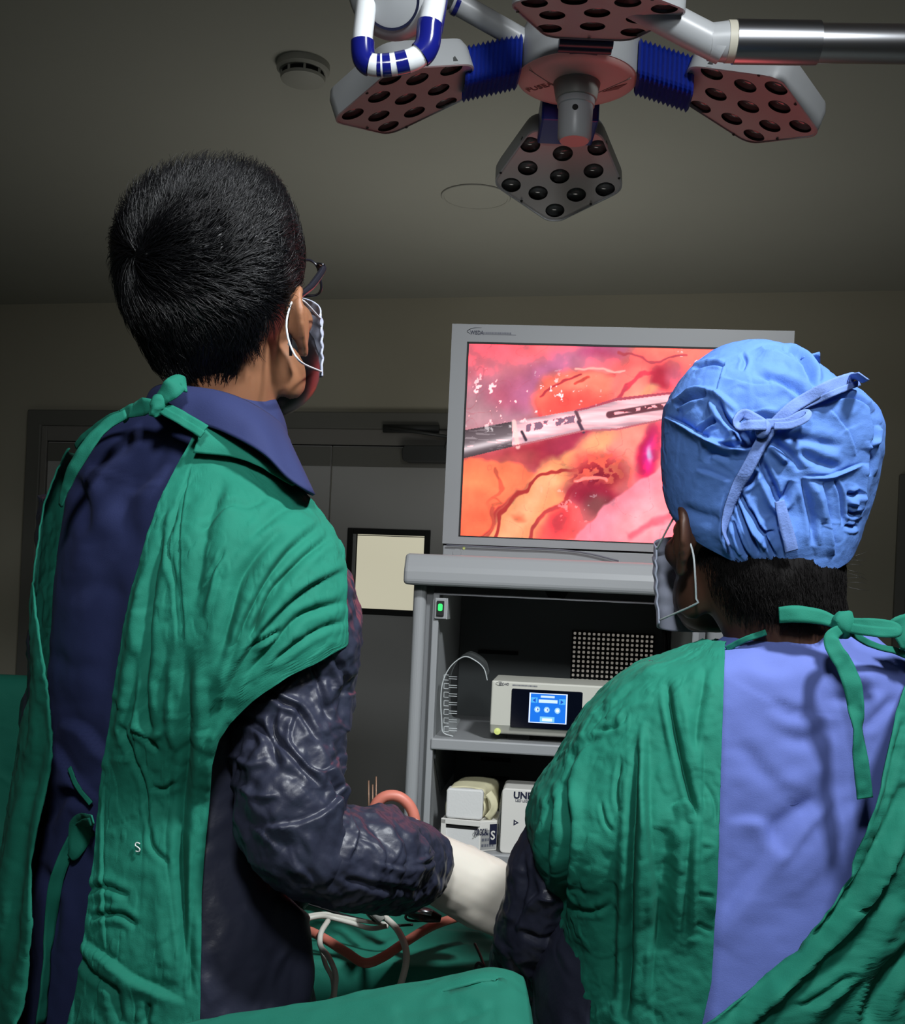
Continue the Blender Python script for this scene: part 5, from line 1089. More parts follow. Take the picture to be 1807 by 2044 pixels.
    Fh = [([(430, 420), (450, 460), (455, 510), (440, 560)], 12, 6, 's'), ([(250, 545), (300, 575), (360, 580), (430, 545)], 14, 6, 's'), ([(470, 370), (500, 430), (510, 520)], 20, 4, 'v'), ([(560, 450), (575, 520), (570, 600)], 14, 3, 'v'), ([(270, 450), (320, 430), (380, 440)], 16, 3, 'v')]
    V = V + N * (strokes_disp(x, y, Fh) + .0035 * wrinkle(V, np.array([34, 34, 20]), .1))[..., None] - N * .005
    VV = np.vstack([V.reshape(-1, 3), [hl.c[0] + np.array([0, 0, -.001])]]); fc = grid_faces(150, 200, True).tolist() + [(200 * 150, (i + 1) % 200, i) for i in range(200)]
    mod_solid(mesh('hair', VV, fc, M['hair_black'], root), .003, -1)
    n = 30000; ii = RNG.integers(0, 149, n); jj = RNG.integers(0, 200, n); keep = RNG.random(n) < np.clip(np.hypot(*(V[ii, jj] - Cc[ii, jj])[:, :2].T) / .09, .05, 1); ii, jj = ii[keep], jj[keep]
    roots = V[ii, jj] + RNG.normal(0, .0012, (len(ii), 3)); nn = N[ii, jj]; wp = at(300, 520, 1.15); r0_ = roots
    dv = roots - wp; rad_ = nrm(dv); sw = nrm(np.cross(nn, rad_)); low = np.clip((at(400, 590, 1.2)[2] - roots[:, 2]) / .07, 0, 1)[:, None]
    fwd = nrm(h.f * .9 + h.u * .2); topw = np.clip((roots[:, 2] - at(400, 480, 1.2)[2]) / .06, 0, 1)[:, None]
    clump = .55 * np.stack([vnoise(roots * 45 + k * 9) for k in range(3)], -1)
    dirs = rad_ * (1 - low) + .55 * sw * (1 - low) + np.array([0, 0, -1.0]) * (.25 + 1.4 * low) + fwd * .8 * topw + RNG.normal(0, .12, (len(ii), 3)) + clump
    dirs = nrm(dirs - nn * np.sum(dirs * nn, 1, keepdims=True)); ln = (.030 - .014 * low[:, 0]) * RNG.uniform(.6, 1.2, len(ii))
    hair_strands('hair_strands', roots, dirs, ln, M['hair_black'], root, 6, .00034, .16, nn, .22)
    # --- mask, glasses
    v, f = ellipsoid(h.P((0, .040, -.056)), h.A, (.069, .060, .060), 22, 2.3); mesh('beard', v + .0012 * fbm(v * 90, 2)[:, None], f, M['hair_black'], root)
    mk, MV = face_mask(h, root, 1.03, .066, .112, .066, -.012, -.078)
    pr = [h.P(MV[3, -1]), at(606, 601, 1.205), at(587, 597, 1.19), at(575, 625, 1.185), at(572, 655, 1.186), at(580, 690, 1.19), at(600, 722, 1.20), h.P(MV[-4, -1])]
    MB().tube(pr, .0011, 8, samples=50).build('ear_loop', M['elastic_white'], mk, smooth=True)
    MB().tube([h.P(MV[3, 0]), h.P((-.085, .0, .03)), h.P((-.092, -.024, .005)), h.P((-.082, -.01, -.04)), h.P(MV[-4, 0])], .0011, 8, samples=40).build('ear_loop', M['elastic_white'], mk, smooth=True)
    g = thing('glasses', None, None, h.P((0, .1, 0))); g.parent = root; g.location = [float(v) for v in (h.P((0, .1, 0)) - LOC[root])]
    for sg in (1, -1):
        rr = rrect(.008, .066, .004, .044, .012, 6); P = [h.P((sg * a, .104 - .10 * max(a - .03, 0) ** 1.1, c)) for a, c in rr]
        MB().tube(P + P[:1], .0015, 8).build('rim', M['glasses_frame'], g, smooth=True)
        n_ = len(P); mesh('lens', np.array(P + [np.mean(P, 0)]), [(n_, i, (i + 1) % n_) for i in range(n_)], M['lens_clear'], g)
        MB().tube([h.P(q) for q in ((sg * .066, .101, .036), (sg * .0765, .094, .036), (sg * .081, .05, .028), (sg * .083, .006, .024), (sg * .083, -.018, .004), (sg * .080, -.026, -.026))], [.0026, .0036, .0040, .003, .0018, .0018], 10, samples=36).build('temple', M['glasses_frame'], g, smooth=True)
        MB().tube([h.P((sg * .068, .0985, .0400)), h.P((sg * .0785, .091, .0400))], .0018, 8).build('hinge', M['glasses_silver'], g, smooth=True)
    MB().tube([h.P((-.008, .104, .026)), h.P((0, .109, .029)), h.P((.008, .104, .026))], .0014, 8, samples=12).build('bridge', M['glasses_frame'], g, smooth=True)
build_man()

# ------------------------------------------------------------------ the woman in the blue cap
def build_woman():
    YAW = -8.0
    ear = at(1366, 1085, 1.20); tmp = Head((0, 0, 0), -21, 6); h = Head(ear - np.array([-.080, -.006, .0]) @ tmp.A, -21, 6)
    root = thing('person', 'person in blue tied cap and mask, light blue top showing through open green gown', 'person', (at(1585, 1300, 1.2)[0], 1.2, 0))
    outer = Loft([(1232, 1500, 1690, 1.215, .9), (1262, 1462, 1745, 1.21, .8), (1290, 1420, 1800, 1.205, .7), (1315, 1350, 1850, 1.2, .62), (1345, 1275, 1900, 1.2, .58), (1380, 1228, 1950, 1.2, .55), (1425, 1186, 1985, 1.2, .54), (1500, 1140, 2020, 1.2, .53), (1550, 1110, 2040, 1.2, .53), (1600, 1078, 2060, 1.2, .54), (1650, 1062, 2070, 1.2, .54), (1700, 1070, 2070, 1.2, .54), (1750, 1096, 2060, 1.2, .55), (1790, 1118, 2050, 1.2, .55), (1860, 1125, 2040, 1.2, .55), (2000, 1128, 2040, 1.2, .56), (2300, 1130, 2040, 1.2, .58)], YAW, 290, 2.5, sm=4)
    torso = Loft([(1225, 1500, 1680, 1.22, .85), (1250, 1470, 1730, 1.215, .76), (1290, 1440, 1780, 1.21, .62), (1330, 1300, 1860, 1.21, .52), (1400, 1250, 1930, 1.21, .46), (1500, 1230, 1950, 1.21, .45), (1700, 1240, 1940, 1.21, .47), (1900, 1230, 1940, 1.21, .5), (2300, 1200, 1960, 1.21, .52)], YAW, 180, 2.4)
    # --- body
    nk0, nk1 = at(1584, 1330, 1.215), h.P((0, -.02, -.02)); fw = torso.ef
    sh, el, wr = at(1250, 1500, 1.23), at(1092, 1800, 1.20), at(1052, 1930, 1.34); shr, elr, wrr = at(1960, 1480, 1.2), at(2060, 1800, 1.25), at(1840, 1840, 1.42)
    parts = head_parts(h, [nk0, nk0 * .5 + nk1 * .5 + np.array([0, -.008, 0]), nk1, h.P((0, -.012, .03))], [.064, .058, .060, .05], .96)
    I = np.arange(9, 180, 3); tt = np.linspace(0, 2 * math.pi, 48, endpoint=False); V = torso.P(I[:, None] + 0 * tt[None].astype(int), tt[None] + 0 * I[:, None], -.016)
    parts.append((V.reshape(-1, 3), grid_faces(len(I), 48, True).tolist() + [list(range(47, -1, -1)), list(range((len(I) - 1) * 48, len(I) * 48))]))
    parts += [limb([sh, sh * .5 + el * .5, el, el * .5 + wr * .5, wr], [.034, .034, .032, .030, .025]), limb([shr, shr * .5 + elr * .5, elr, elr * .5 + wrr * .5, wrr], [.040, .040, .037, .034, .025])]
    hc = torso.c[-1]; hipz = hc[2] + .02
    for sg in (1, -1):
        hp = np.array([*(hc + torso.er * .08 * sg)[:2], hipz]); ft = np.array([*(hc + torso.er * .10 * sg)[:2], .05])
        parts.append(limb([hp, hp * .5 + ft * .5, ft], [.082, .052, .04])); parts.append(ellipsoid(ft + fw * .06 - np.array([0, 0, .015]), np.stack([torso.er, fw, (0, 0, 1)]), (.038, .10, .032)))
    finish_remesh('body', parts, .0045, M['skin_dark'], root, 4); eyes(h, root, .96)
    for (w0, e0, sd, pn) in ((wr, el, -1, (.3, .2, -.9)), (wrr, elr, 1, (-.3, .2, -.9))):
        d = nrm(w0 - e0); finish_remesh('glove', hand_parts(w0, d, np.array(pn), 40, sd) + [limb([w0 - d * .05, w0 + d * .03], [.036, .034], 16, 8)], .0045, M['latex'], root, 4)
    # --- nape hair
    V = []; tt = np.linspace(math.radians(-20), math.radians(200), 60)
    hl = Loft([(1100, 1398, 1676, 1.214, .93), (1140, 1412, 1676, 1.207, .97), (1175, 1426, 1676, 1.201, .98), (1210, 1445, 1682, 1.197, .98), (1240, 1460, 1690, 1.195, .98)], 0, 40, 2.1, sm=2)
    V = hl.P(np.arange(40)[:, None] + 0 * tt[None].astype(int), tt[None] + 0 * np.arange(40)[:, None]); N = nrm(V - hl.c[:, None]); x, y = proj(V)
    keep = (y < 1236 - .0011 * (x - 1590) ** 2)
    V2 = V + N * .002 * crumple(V * np.array([60, 60, 20]), 2)[..., None]
    mod_solid(mesh('hair', V2, grid_faces(40, 60, keep=keep), M['nape_hair'], root), .003)
    n = 5000; ii, jj = RNG.integers(0, 40, n), RNG.integers(0, 60, n); ok = keep[ii, jj]; ii, jj = ii[ok], jj[ok]; nn = N[ii, jj]; ro = V2[ii, jj]
    dirs = np.array([.1, 0, -1.0]) + RNG.normal(0, .2, (len(ii), 3)); dirs = nrm(dirs - nn * np.sum(dirs * nn, 1, keepdims=True))
    hair_strands('hair_strands', ro, dirs, RNG.uniform(.008, .018, len(ii)), M['nape_hair'], root, 5, .00025, .2, nn, .25)
    wisp = np.array([at(1682 + 5 * k % 14, 1100 + 9 * k, 1.22) for k in range(9)]); hair_strands('hair_wisps', wisp, nrm(np.array([[1, 0, -.25 + .12 * (k % 4)] for k in range(9)])), np.full(9, .022), M['hair_black'], root, 6, .00022, .3, np.tile([[0, -1.0, 0]], (9, 1)), .2)
    v, f = ellipsoid(at(1676, 1139, 1.20), np.eye(3), (.005, .004, .0035), 10); mesh('earring', v, f, M['earring'], root)
    # --- light blue top
    sf = [([(1445, 1345), (1540, 1400), (1610, 1425), (1690, 1434)], 3.5, 1.4, 's'), ([(1500, 1310), (1560, 1330), (1600, 1300)], 16, 4, 'v'), ([(1540, 1400), (1580, 1425), (1620, 1420)], 12, 5, 'v'), ([(1560, 1460), (1600, 1480), (1660, 1450)], 14, 5, 'v'), ([(1530, 1530), (1590, 1560), (1650, 1520)], 18, 5, 'r'), ([(1480, 1480), (1520, 1540), (1560, 1560)], 16, 4, 'v'), ([(1420, 1880), (1500, 1760), (1600, 1640), (1700, 1560)], 26, 7, 's'), ([(1560, 1740), (1620, 1660), (1690, 1590)], 12, 5, 'v'), ([(1530, 1690), (1560, 1640), (1640, 1590)], 16, 5, 'v'), ([(1580, 1790), (1650, 1700), (1700, 1600)], 10, 4, 'r'), ([(1650, 1400), (1700, 1390), (1760, 1370)], 12, 5, 'v'), ([(1720, 1460), (1760, 1420), (1790, 1390)], 10, 5, 'v'), ([(1565, 1590), (1590, 1610), (1610, 1628)], 4, 2, 'v'), ([(1450, 1640), (1520, 1640), (1560, 1700), (1600, 1640)], 20, 5, 's')]
    sf = [(p_, w_ * 1.3, a_ * (.95 if k_ == 's' else .6), k_) for p_, w_, a_, k_ in sf]
    Ps, _ = sheet(torso, 6, 180, -math.pi * .5, math.pi * 1.5, 220, .0, sf, lambda P, x, y: .0035 * fbm(P * np.array([8, 8, 6]), 3) + .0008 * fbm(P * 50, 2))
    mesh('scrub_top', Ps, grid_faces(len(Ps), 220), M['scrub_blue'], root)
    nb = np.array([at(*p) for p in ((1452, 1292, 1.19), (1490, 1268, 1.165), (1530, 1255, 1.152), (1580, 1248, 1.146), (1625, 1250, 1.146), (1640, 1262, 1.15))])
    # --- gown panels
    ed_l = ([1230, 1290, 1480, 1700, 1880, 1930, 2044, 2300], [1500, 1448, 1440, 1432, 1420, 1408, 1380, 1330]); ed_r = ([1230, 1300, 1360, 1560, 1700, 1820, 1900, 1960, 2010, 2060, 2300], [1900, 1830, 1800, 1738, 1694, 1600, 1490, 1392, 1310, 1240, 1160])
    F = [([(1128, 1560), (1134, 1640), (1128, 1760), (1124, 1850)], 11, 14, 'v'), ([(1110, 1590), (1090, 1680), (1105, 1760)], 9, 5, 'v'), ([(1095, 1620), (1080, 1690), (1105, 1780)], 8, 5, 'r'), ([(1330, 1360), (1345, 1450), (1370, 1560), (1395, 1640)], 8, 9, 'v'), ([(1350, 1350), (1372, 1450), (1392, 1560)], 10, 5, 'r'), ([(1275, 1490), (1268, 1600), (1262, 1750), (1258, 1900), (1250, 2044)], 11, 13, 'v'), ([(1292, 1470), (1290, 1600), (1298, 1700), (1306, 1820), (1296, 2000)], 11, 10, 's'), ([(1284, 1440), (1284, 1560), (1290, 1680)], 8, 6, 'r'),
         ([(1200, 1420), (1170, 1480), (1150, 1560), (1140, 1640)], 14, 5, 'r'), ([(1410, 1330), (1395, 1420), (1385, 1500)], 12, 4, 'v'), ([(1330, 1345), (1270, 1365), (1210, 1420)], 10, 4, 's'), ([(1255, 1420), (1235, 1450), (1190, 1460)], 6, 3, 'v'), ([(1235, 1470), (1250, 1420), (1300, 1400)], 7, 3, 'r'), ([(1200, 1600), (1210, 1640), (1225, 1660)], 5, 3, 'v'), ([(1240, 1520), (1232, 1580), (1236, 1620)], 5, 3, 'v'), ([(1130, 1560), (1160, 1500), (1200, 1470)], 9, 4, 'v'),
         ([(1402, 1460), (1400, 1600), (1392, 1760), (1385, 1880)], 8, 4, 's'), ([(1340, 1610), (1372, 1600), (1388, 1620)], 9, 7, 's'), ([(1330, 1640), (1325, 1760), (1310, 1900)], 30, 10, 'v'), ([(1378, 1640), (1372, 1760), (1366, 1880)], 12, 6, 'v'), ([(1140, 1800), (1180, 1815), (1220, 1808)], 7, 3, 'v'), ([(1170, 1640), (1165, 1760), (1170, 1900)], 26, 4, 'r'), ([(1220, 1700), (1226, 1850), (1220, 2000)], 20, 5, 'v'), ([(1405, 1560), (1425, 1600), (1430, 1650)], 6, 2, 'v'), ([(1395, 1680), (1425, 1690), (1400, 1720)], 6, 2, 'r'), ([(1390, 1780), (1425, 1790)], 6, 1.8, 'v'), ([(1388, 1840), (1420, 1860)], 6, 1.8, 'v')]
    sx = np.array([22, 22, 6.0]); nz = lambda P, x, y: .0009 * crumple(P * sx * .5, 2) + .0011 * wrinkle(P, np.array([26, 26, 8]), .07) + .0009 * wrinkle(P, np.array([44, 44, 30]), .05, 7) + .0009 * wrinkle(P, 95, .06, 19) + .0010 * facets(P, np.array([48, 48, 32])) + .0007 * facets(P, 100, 3) + .0004 * fbm(P * 150, 2)
    i0 = int(np.argmax(outer.v > 1284))
    Pl, _ = sheet(outer, i0, 290, math.pi * 1.45, 0, 300, .008, F, nz, edge_px1=ed_l)
    mod_solid(mesh('gown', Pl, grid_faces(len(Pl), 300), M['green_cotton'], root, label='wrinkled green left back panel with short sleeve'), .0018, 0)
    Fr = [([(1790, 1480), (1720, 1680), (1600, 1830), (1440, 1950), (1330, 2040)], 16, 9, 's'), ([(1807, 1560), (1740, 1720), (1640, 1860), (1500, 1990), (1440, 2044)], 20, 11, 'v'), ([(1807, 1680), (1740, 1790), (1640, 1900), (1540, 2000), (1490, 2060)], 14, 8, 's'), ([(1800, 1800), (1730, 1900), (1640, 2000), (1600, 2060)], 22, 8, 'r'), ([(1830, 1880), (1760, 1960), (1730, 2060)], 20, 10, 'v'), ([(1807, 1430), (1775, 1540), (1745, 1640)], 9, 4, 'v'), ([(1740, 1620), (1710, 1720), (1690, 1740)], 12, 5, 'v'), ([(1690, 1780), (1620, 1860), (1560, 1900)], 10, 4, 'r'), ([(1700, 1930), (1640, 1980), (1600, 2010)], 8, 5, 'v'), ([(1420, 1960), (1500, 1930), (1580, 1870)], 9, 5, 'r')]
    Fr = [(p_, w_, a_ * 1.5, k_) for p_, w_, a_, k_ in Fr]
    Pr, _ = sheet(outer, i0, 290, -math.pi * .5, 0, 240, .0135, Fr, nz, edge_px1=ed_r)
    mod_solid(mesh('gown_right_panel', Pr, grid_faces(len(Pr), 240), M['green_cotton'], root), .0018, 0)
    # --- dark sleeves
    def sleeve(pts, rad, n, samples, amp, folds=()):
        Q = spline(np.column_stack([np.array(pts), rad]), samples); V, N = tube_rings(Q[:, :3], Q[:, 3], n, .95); x, y = proj(V)
        D = .0048 * facets(V, 18) + .0032 * facets(V, 44, 2) + .0012 * facets(V, 95, 4) + .0012 * wrinkle(V, 30, .05) + .0004 * fbm(V * 120, 2) + .9 * strokes_disp(x, y, folds)
        mod_solid(mesh('gown_sleeve', V + N * D[..., None], grid_faces(samples, n, True), M['navy_plastic'], root), .0015, -1)
    Fs = [([(1050, 1700), (1040, 1780), (1020, 1860)], 8, 5, 'v'), ([(1040, 1820), (1070, 1790), (1120, 1790)], 9, 8, 's'), ([(1030, 1860), (1080, 1880), (1120, 1880)], 8, 5, 'v'), ([(1070, 1720), (1080, 1780), (1110, 1800)], 9, 5, 'r'), ([(1010, 1900), (1040, 1950), (1060, 2000)], 8, 5, 'v')]
    sleeve([at(1235, 1540, 1.215), at(1165, 1610, 1.205), at(1118, 1690, 1.20), at(1092, 1790, 1.20), at(1072, 1870, 1.24), at(1062, 1910, 1.29), at(1052, 1930, 1.34)], [.036, .042, .042, .044, .047, .047, .042], 170, 190, .0026, Fs)
    sleeve([shr, shr * .5 + elr * .5, elr, elr * .5 + wrr * .5, wrr], [.058, .054, .05, .046, .036], 50, 60, .004)
    fr2 = Loft([(1330, 1290, 1880, 1.21, .5), (1500, 1180, 1990, 1.21, .5), (1780, 1140, 2010, 1.21, .52), (1860, 1092, 2020, 1.215, .53), (1960, 1066, 2030, 1.22, .54), (2300, 1060, 2040, 1.22, .56)], YAW, 120, 2.5)
    V, _ = sheet(fr2, 0, 120, -math.pi * 1.18, 0.1, 140, .002, (), lambda P, x, y: .003 * facets(P, 16) + .0014 * facets(P, 40, 3)); mod_solid(mesh('gown_front', V, grid_faces(120, 140), M['navy_plastic'], root), .0015, 0)
    # --- neck ties
    B = np.array([0, -1, .1]); zz = lambda pts: np.array([at(*p) for p in pts])
    ribbon(zz([(1556, 1228, 1.135), (1590, 1226, 1.128), (1640, 1232, 1.125), (1675, 1246, 1.122)]), [.016, .017, .015, .010], B, 'neck_tie', M['green_cotton'], root, twist=[0, 8, 0])
    v, f = ellipsoid(at(1684, 1248, 1.115), np.eye(3), (.012, .010, .014), 14); v = v + .0025 * fbm(v * 110, 2)[:, None]; mesh('tie_knot', v, f, M['green_cotton'], root)
    ribbon(zz([(1684, 1244, 1.115), (1720, 1244, 1.105), (1760, 1246, 1.10), (1786, 1252, 1.10), (1788, 1262, 1.098), (1760, 1262, 1.096), (1720, 1258, 1.102), (1688, 1252, 1.112)]), .010, B, 'neck_tie', M['green_cotton'], root, wav=.002, n=70)
    ribbon(zz([(1690, 1256, 1.115), (1720, 1276, 1.12), (1756, 1292, 1.13), (1790, 1300, 1.135), (1840, 1320, 1.14)]), .007, B, 'neck_tie', M['green_cotton'], root, twist=[0, 30, 10])
    ribbon(zz([(1680, 1255, 1.11), (1660, 1272, 1.10), (1668, 1300, 1.092), (1688, 1330, 1.088), (1702, 1370, 1.085), (1708, 1405, 1.084), (1712, 1450, 1.082), (1718, 1520, 1.080), (1728, 1594, 1.080)]), [.009, .014, .017, .018, .015, .0135, .0145, .015, .015], B, 'neck_tie', M['green_cotton'], root, n=120, cols=7, wav=.0022, twist=[0, -20, 10, 0, -15, 35, 10, 0, 0])
    for (pp, wd) in ((((1450, 1296, 1.17), (1480, 1280, 1.16), (1500, 1272, 1.155), (1530, 1262, 1.15)), .006),): ribbon(zz(pp), wd, B, 'neck_binding', M['green_cotton'], root)
    ribbon(zz([(1786, 1270, 1.13), (1810, 1262, 1.13), (1850, 1270, 1.15), (1900, 1330, 1.17)]), [.03, .045, .05, .04], B, 'gown_collar', M['green_cotton'], root, n=40, cols=10, wav=.003)
    # --- cap
    rows = [(684, 1482, 1520, 1.23, .9), (688, 1458, 1556, 1.23, .9), (697, 1440, 1585, 1.23, .9), (715, 1410, 1612, 1.23, .92), (740, 1380, 1640, 1.228, .93), (765, 1358, 1668, 1.225, .94), (790, 1343, 1712, 1.225, .92), (820, 1329, 1742, 1.222, .9), (850, 1324, 1753, 1.22, .88), (900, 1323, 1754, 1.22, .86), (950, 1325, 1744, 1.22, .85), (1000, 1329, 1730, 1.22, .84), (1040, 1338, 1716, 1.22, .84), (1075, 1354, 1706, 1.216, .88), (1100, 1372, 1698, 1.214, .9), (1122, 1392, 1692, 1.213, .9), (1140, 1412, 1686, 1.212, .92), (1156, 1424, 1684, 1.212, .92)]
    cl = Loft(rows, 0, 240, 2.15, sm=3); nt = 460; nr = 280
    V, Cc = hemmed(cl, nr, nt, [(0, 1050), (25, 1110), (55, 1140), (90, 1150), (125, 1140), (150, 1108), (168, 1072), (180, 1030), (200, 960), (230, 905), (310, 905), (340, 970), (360, 1050)])
    N = nrm(V - Cc * np.array([1, 1, 0]) - np.array([0, 0, 1]) * (cl.c[120, 2])); x, y = proj(V)
    Fc = [([(1348, 812), (1380, 797), (1415, 786)], 6, 8, 'v'), ([(1360, 800), (1400, 784), (1430, 790), (1470, 820)], 7, 6, 'r'), ([(1385, 738), (1415, 728), (1448, 730)], 4, 5, 'v'), ([(1329, 832), (1360, 846), (1398, 868), (1430, 884), (1465, 896), (1500, 897)], 5, 10, 's'), ([(1393, 866), (1412, 850), (1432, 840)], 5, 9, 'v'), ([(1436, 806), (1446, 830), (1462, 850), (1480, 862)], 6, 8, 'v'), ([(1420, 800), (1425, 825), (1440, 845)], 6, 4, 'r'), ([(1475, 850), (1490, 875), (1500, 890)], 12, 16, 'v'), ([(1470, 890), (1500, 885), (1520, 870)], 7, 8, 'v'), ([(1410, 875), (1440, 885), (1470, 880)], 5, 6, 'r'),
          ([(1389, 936), (1420, 946), (1458, 962)], 7, 3, 's'), ([(1412, 925), (1420, 905), (1460, 915)], 8, 3, 'v'), ([(1360, 1010), (1400, 1030), (1450, 1040)], 14, 2.5, 'v'), ([(1475, 984), (1500, 1030), (1522, 1062), (1548, 1066)], 6, 7, 'v'), ([(1470, 1000), (1495, 1060), (1515, 1110)], 5, 6, 'v'), ([(1495, 1010), (1520, 1060), (1550, 1118)], 5, 6, 'v'), ([(1462, 1040), (1480, 1090), (1500, 1120)], 5, 5, 'v'), ([(1485, 1000), (1505, 1045), (1530, 1095)], 6, 5, 'r'), ([(1448, 985), (1442, 1050), (1452, 1090), (1470, 1125)], 5, 5, 's'),
          ([(1515, 910), (1540, 970), (1560, 1000), (1580, 960)], 9, 8, 'v'), ([(1535, 890), (1560, 915), (1570, 925)], 7, 6, 'r'), ([(1512, 940), (1500, 960), (1480, 975)], 6, 8, 'v'), ([(1540, 955), (1545, 1000), (1572, 1030)], 8, 6, 's'), ([(1556, 985), (1570, 1050), (1585, 1095)], 9, 4, 'r'), ([(1602, 955), (1612, 1000), (1622, 1050), (1625, 1090)], 7, 7, 'v'), ([(1640, 960), (1648, 1010), (1660, 1060), (1668, 1110)], 6, 7, 's'), ([(1622, 960), (1636, 1010), (1640, 1040)], 7, 5, 'r'), ([(1604, 952), (1650, 950), (1680, 942), (1722, 925)], 3.5, 5, 's'), ([(1666, 955), (1678, 990), (1682, 1050)], 4, 5, 'v'), ([(1690, 1020), (1700, 1026), (1716, 1020)], 5, 5, 'v'), ([(1690, 985), (1704, 988), (1718, 980)], 6, 5, 'v'), ([(1686, 1048), (1700, 1052), (1710, 1048)], 5, 4, 'v'), ([(1690, 1000), (1710, 1005)], 5, 4, 'r'), ([(1725, 925), (1722, 970), (1712, 1030)], 5, 4, 'r'), ([(1735, 880), (1740, 910), (1736, 950)], 6, 6, 'v'), ([(1728, 900), (1748, 880), (1752, 850)], 5, 5, 'r'),
          ([(1522, 690), (1530, 705), (1550, 712), (1590, 735), (1612, 770), (1622, 785)], 6, 9, 's'), ([(1562, 692), (1590, 710), (1612, 740), (1630, 775)], 6, 6, 'v'), ([(1575, 700), (1610, 720), (1640, 760)], 8, 5, 'r'), ([(1505, 745), (1560, 760), (1600, 790), (1612, 800)], 8, 5, 'v'), ([(1440, 752), (1500, 768), (1560, 775), (1590, 800)], 8, 4, 's'), ([(1480, 705), (1488, 720), (1480, 740)], 5, 3, 'v'), ([(1430, 800), (1436, 760), (1450, 720)], 3, 1.5, 's'), ([(1500, 830), (1550, 845), (1600, 810)], 14, 6, 'v'), ([(1560, 870), (1620, 880), (1680, 890)], 12, 3, 'v'), ([(1650, 805), (1690, 800), (1725, 820), (1735, 870), (1732, 900)], 8, 7, 's'), ([(1650, 800), (1680, 790), (1712, 795), (1740, 825)], 9, 6, 'r'), ([(1655, 815), (1690, 860), (1710, 910)], 4, 3, 's'), ([(1590, 900), (1640, 925), (1680, 935)], 12, 4, 'v'), ([(1540, 880), (1575, 905), (1600, 940)], 9, 5, 'v')]
    D = 1.15 * strokes_disp(x, y, Fc) + .0016 * crumple(V * 13, 2, .5) + .0016 * wrinkle(V, 24, .10) + .0009 * wrinkle(V, 55, .12, 5) + .0003 * fbm(V * 140, 2)
    fade = np.clip((nr - 1 - np.arange(nr)) / 14.0, .25, 1)[:, None]; V = V + N * (np.maximum(D, -.009) * fade)[..., None]
    VV = np.vstack([V.reshape(-1, 3), [cl.c[0] + np.array([0, 0, .001])]]); fc = grid_faces(nr, nt, True).tolist() + [(nr * nt, (i + 1) % nt, i) for i in range(nt)]
    capo = mesh('surgical_cap', VV, fc, M['cap_blue'], root, label='gathered blue cloth cap tied at the back'); mod_solid(capo, .0015, -1)
    sn = Snap(V); Bc = np.array([.1, -1, .1])
    ribbon(np.vstack([zz([(1724, 752, 1.10)]), sn([(1700, 756, .012), (1660, 770, .008), (1620, 790), (1580, 815), (1545, 850), (1520, 885), (1490, 940), (1466, 985), (1450, 1030), (1446, 1065), (1455, 1090)], .006)]), [.0125, .0125, .0125, .012, .012, .0125, .0125, .011, .006], Bc, 'cap_tie', M['cap_tape_blue'], capo, n=110, cols=7, wav=.0016, twist=[0, 0, 10, -5, 5, 0, 20, 55])
    ribbon(sn([(1716, 764, .01), (1670, 782, .006), (1630, 800), (1600, 812)], .005), .006, Bc, 'cap_tie', M['cap_tape_blue'], capo)
    ribbon(sn([(1530, 850), (1505, 835), (1485, 826), (1470, 838, .006), (1475, 850, .008), (1500, 848, .008), (1530, 848, .008)], .008), .010, Bc, 'cap_tie', M['cap_tape_blue'], capo, n=60, twist=[0, 20, 40, 0, 0])
    ribbon(sn([(1530, 845), (1570, 842), (1600, 826), (1614, 824, .004), (1608, 836, .008), (1580, 848, .008), (1545, 850, .006)], .008), [.009, .008, .006, .007, .008], Bc, 'cap_tie', M['cap_tape_blue'], capo, n=60)
    ribbon(sn([(1556, 1000), (1566, 1040), (1575, 1075), (1580, 1100)], .004), [.010, .012, .013, .013], Bc, 'cap_tie', M['cap_tape_blue'], capo)
    v, f = ellipsoid(sn([(1522, 856)], .006)[0], np.eye(3), (.008, .007, .009), 10); mesh('cap_knot', v + .002 * fbm(v * 120, 2)[:, None], f, M['cap_tape_blue'], capo)
    V = np.array([[at(1600 + 18 * j / 5 * 2, 712 - 2 * j + 6 * i, 1.17 + .004 * i) for j in range(6)] for i in range(8)]); mod_solid(mesh('cap_label', V, grid_faces(8, 6), M['cap_blue'], capo), .002)
    # --- mask
    mk, MV = face_mask(h, root, .96, .052, .108, .073, -.008, -.096)
    MB().tube([h.P(MV[2, 0]), h.P((-.084, .006, .030)), at(1372, 1068, 1.185), at(1384, 1105, 1.182), at(1388, 1150, 1.185), at(1390, 1195, 1.195), at(1388, 1206, 1.20), h.P(MV[-3, 0])], .0011, 8, samples=50).build('ear_loop', M['elastic_white'], mk, smooth=True)
    MB().tube([h.P(MV[2, -1]), h.P((.086, .0, .03)), h.P((.092, -.02, .0)), h.P((.08, -.01, -.04)), h.P(MV[-3, -1])], .0011, 8, samples=40).build('ear_loop', M['elastic_white'], mk, smooth=True)
    for sg in (1, -1):
        hp = np.array([*(hc + torso.er * .08 * sg)[:2], hipz]); ft = np.array([*(hc + torso.er * .10 * sg)[:2], .06])
        MB().tube([hp + np.array([0, 0, .06]), hp * .5 + ft * .5, ft + np.array([0, 0, .01])], [.10, .078, .064], 24, samples=20).build('trouser_leg', M['scrub_blue'], root, smooth=True)
        v, f = ellipsoid(ft + fw * .06 - np.array([0, 0, .022]), np.stack([torso.er, fw, (0, 0, 1)]), (.048, .125, .042), 16, 2.6); v[:, 2] = np.maximum(v[:, 2], .0); mesh('shoe', v, f, M['shoe_grey'], root)
build_woman()

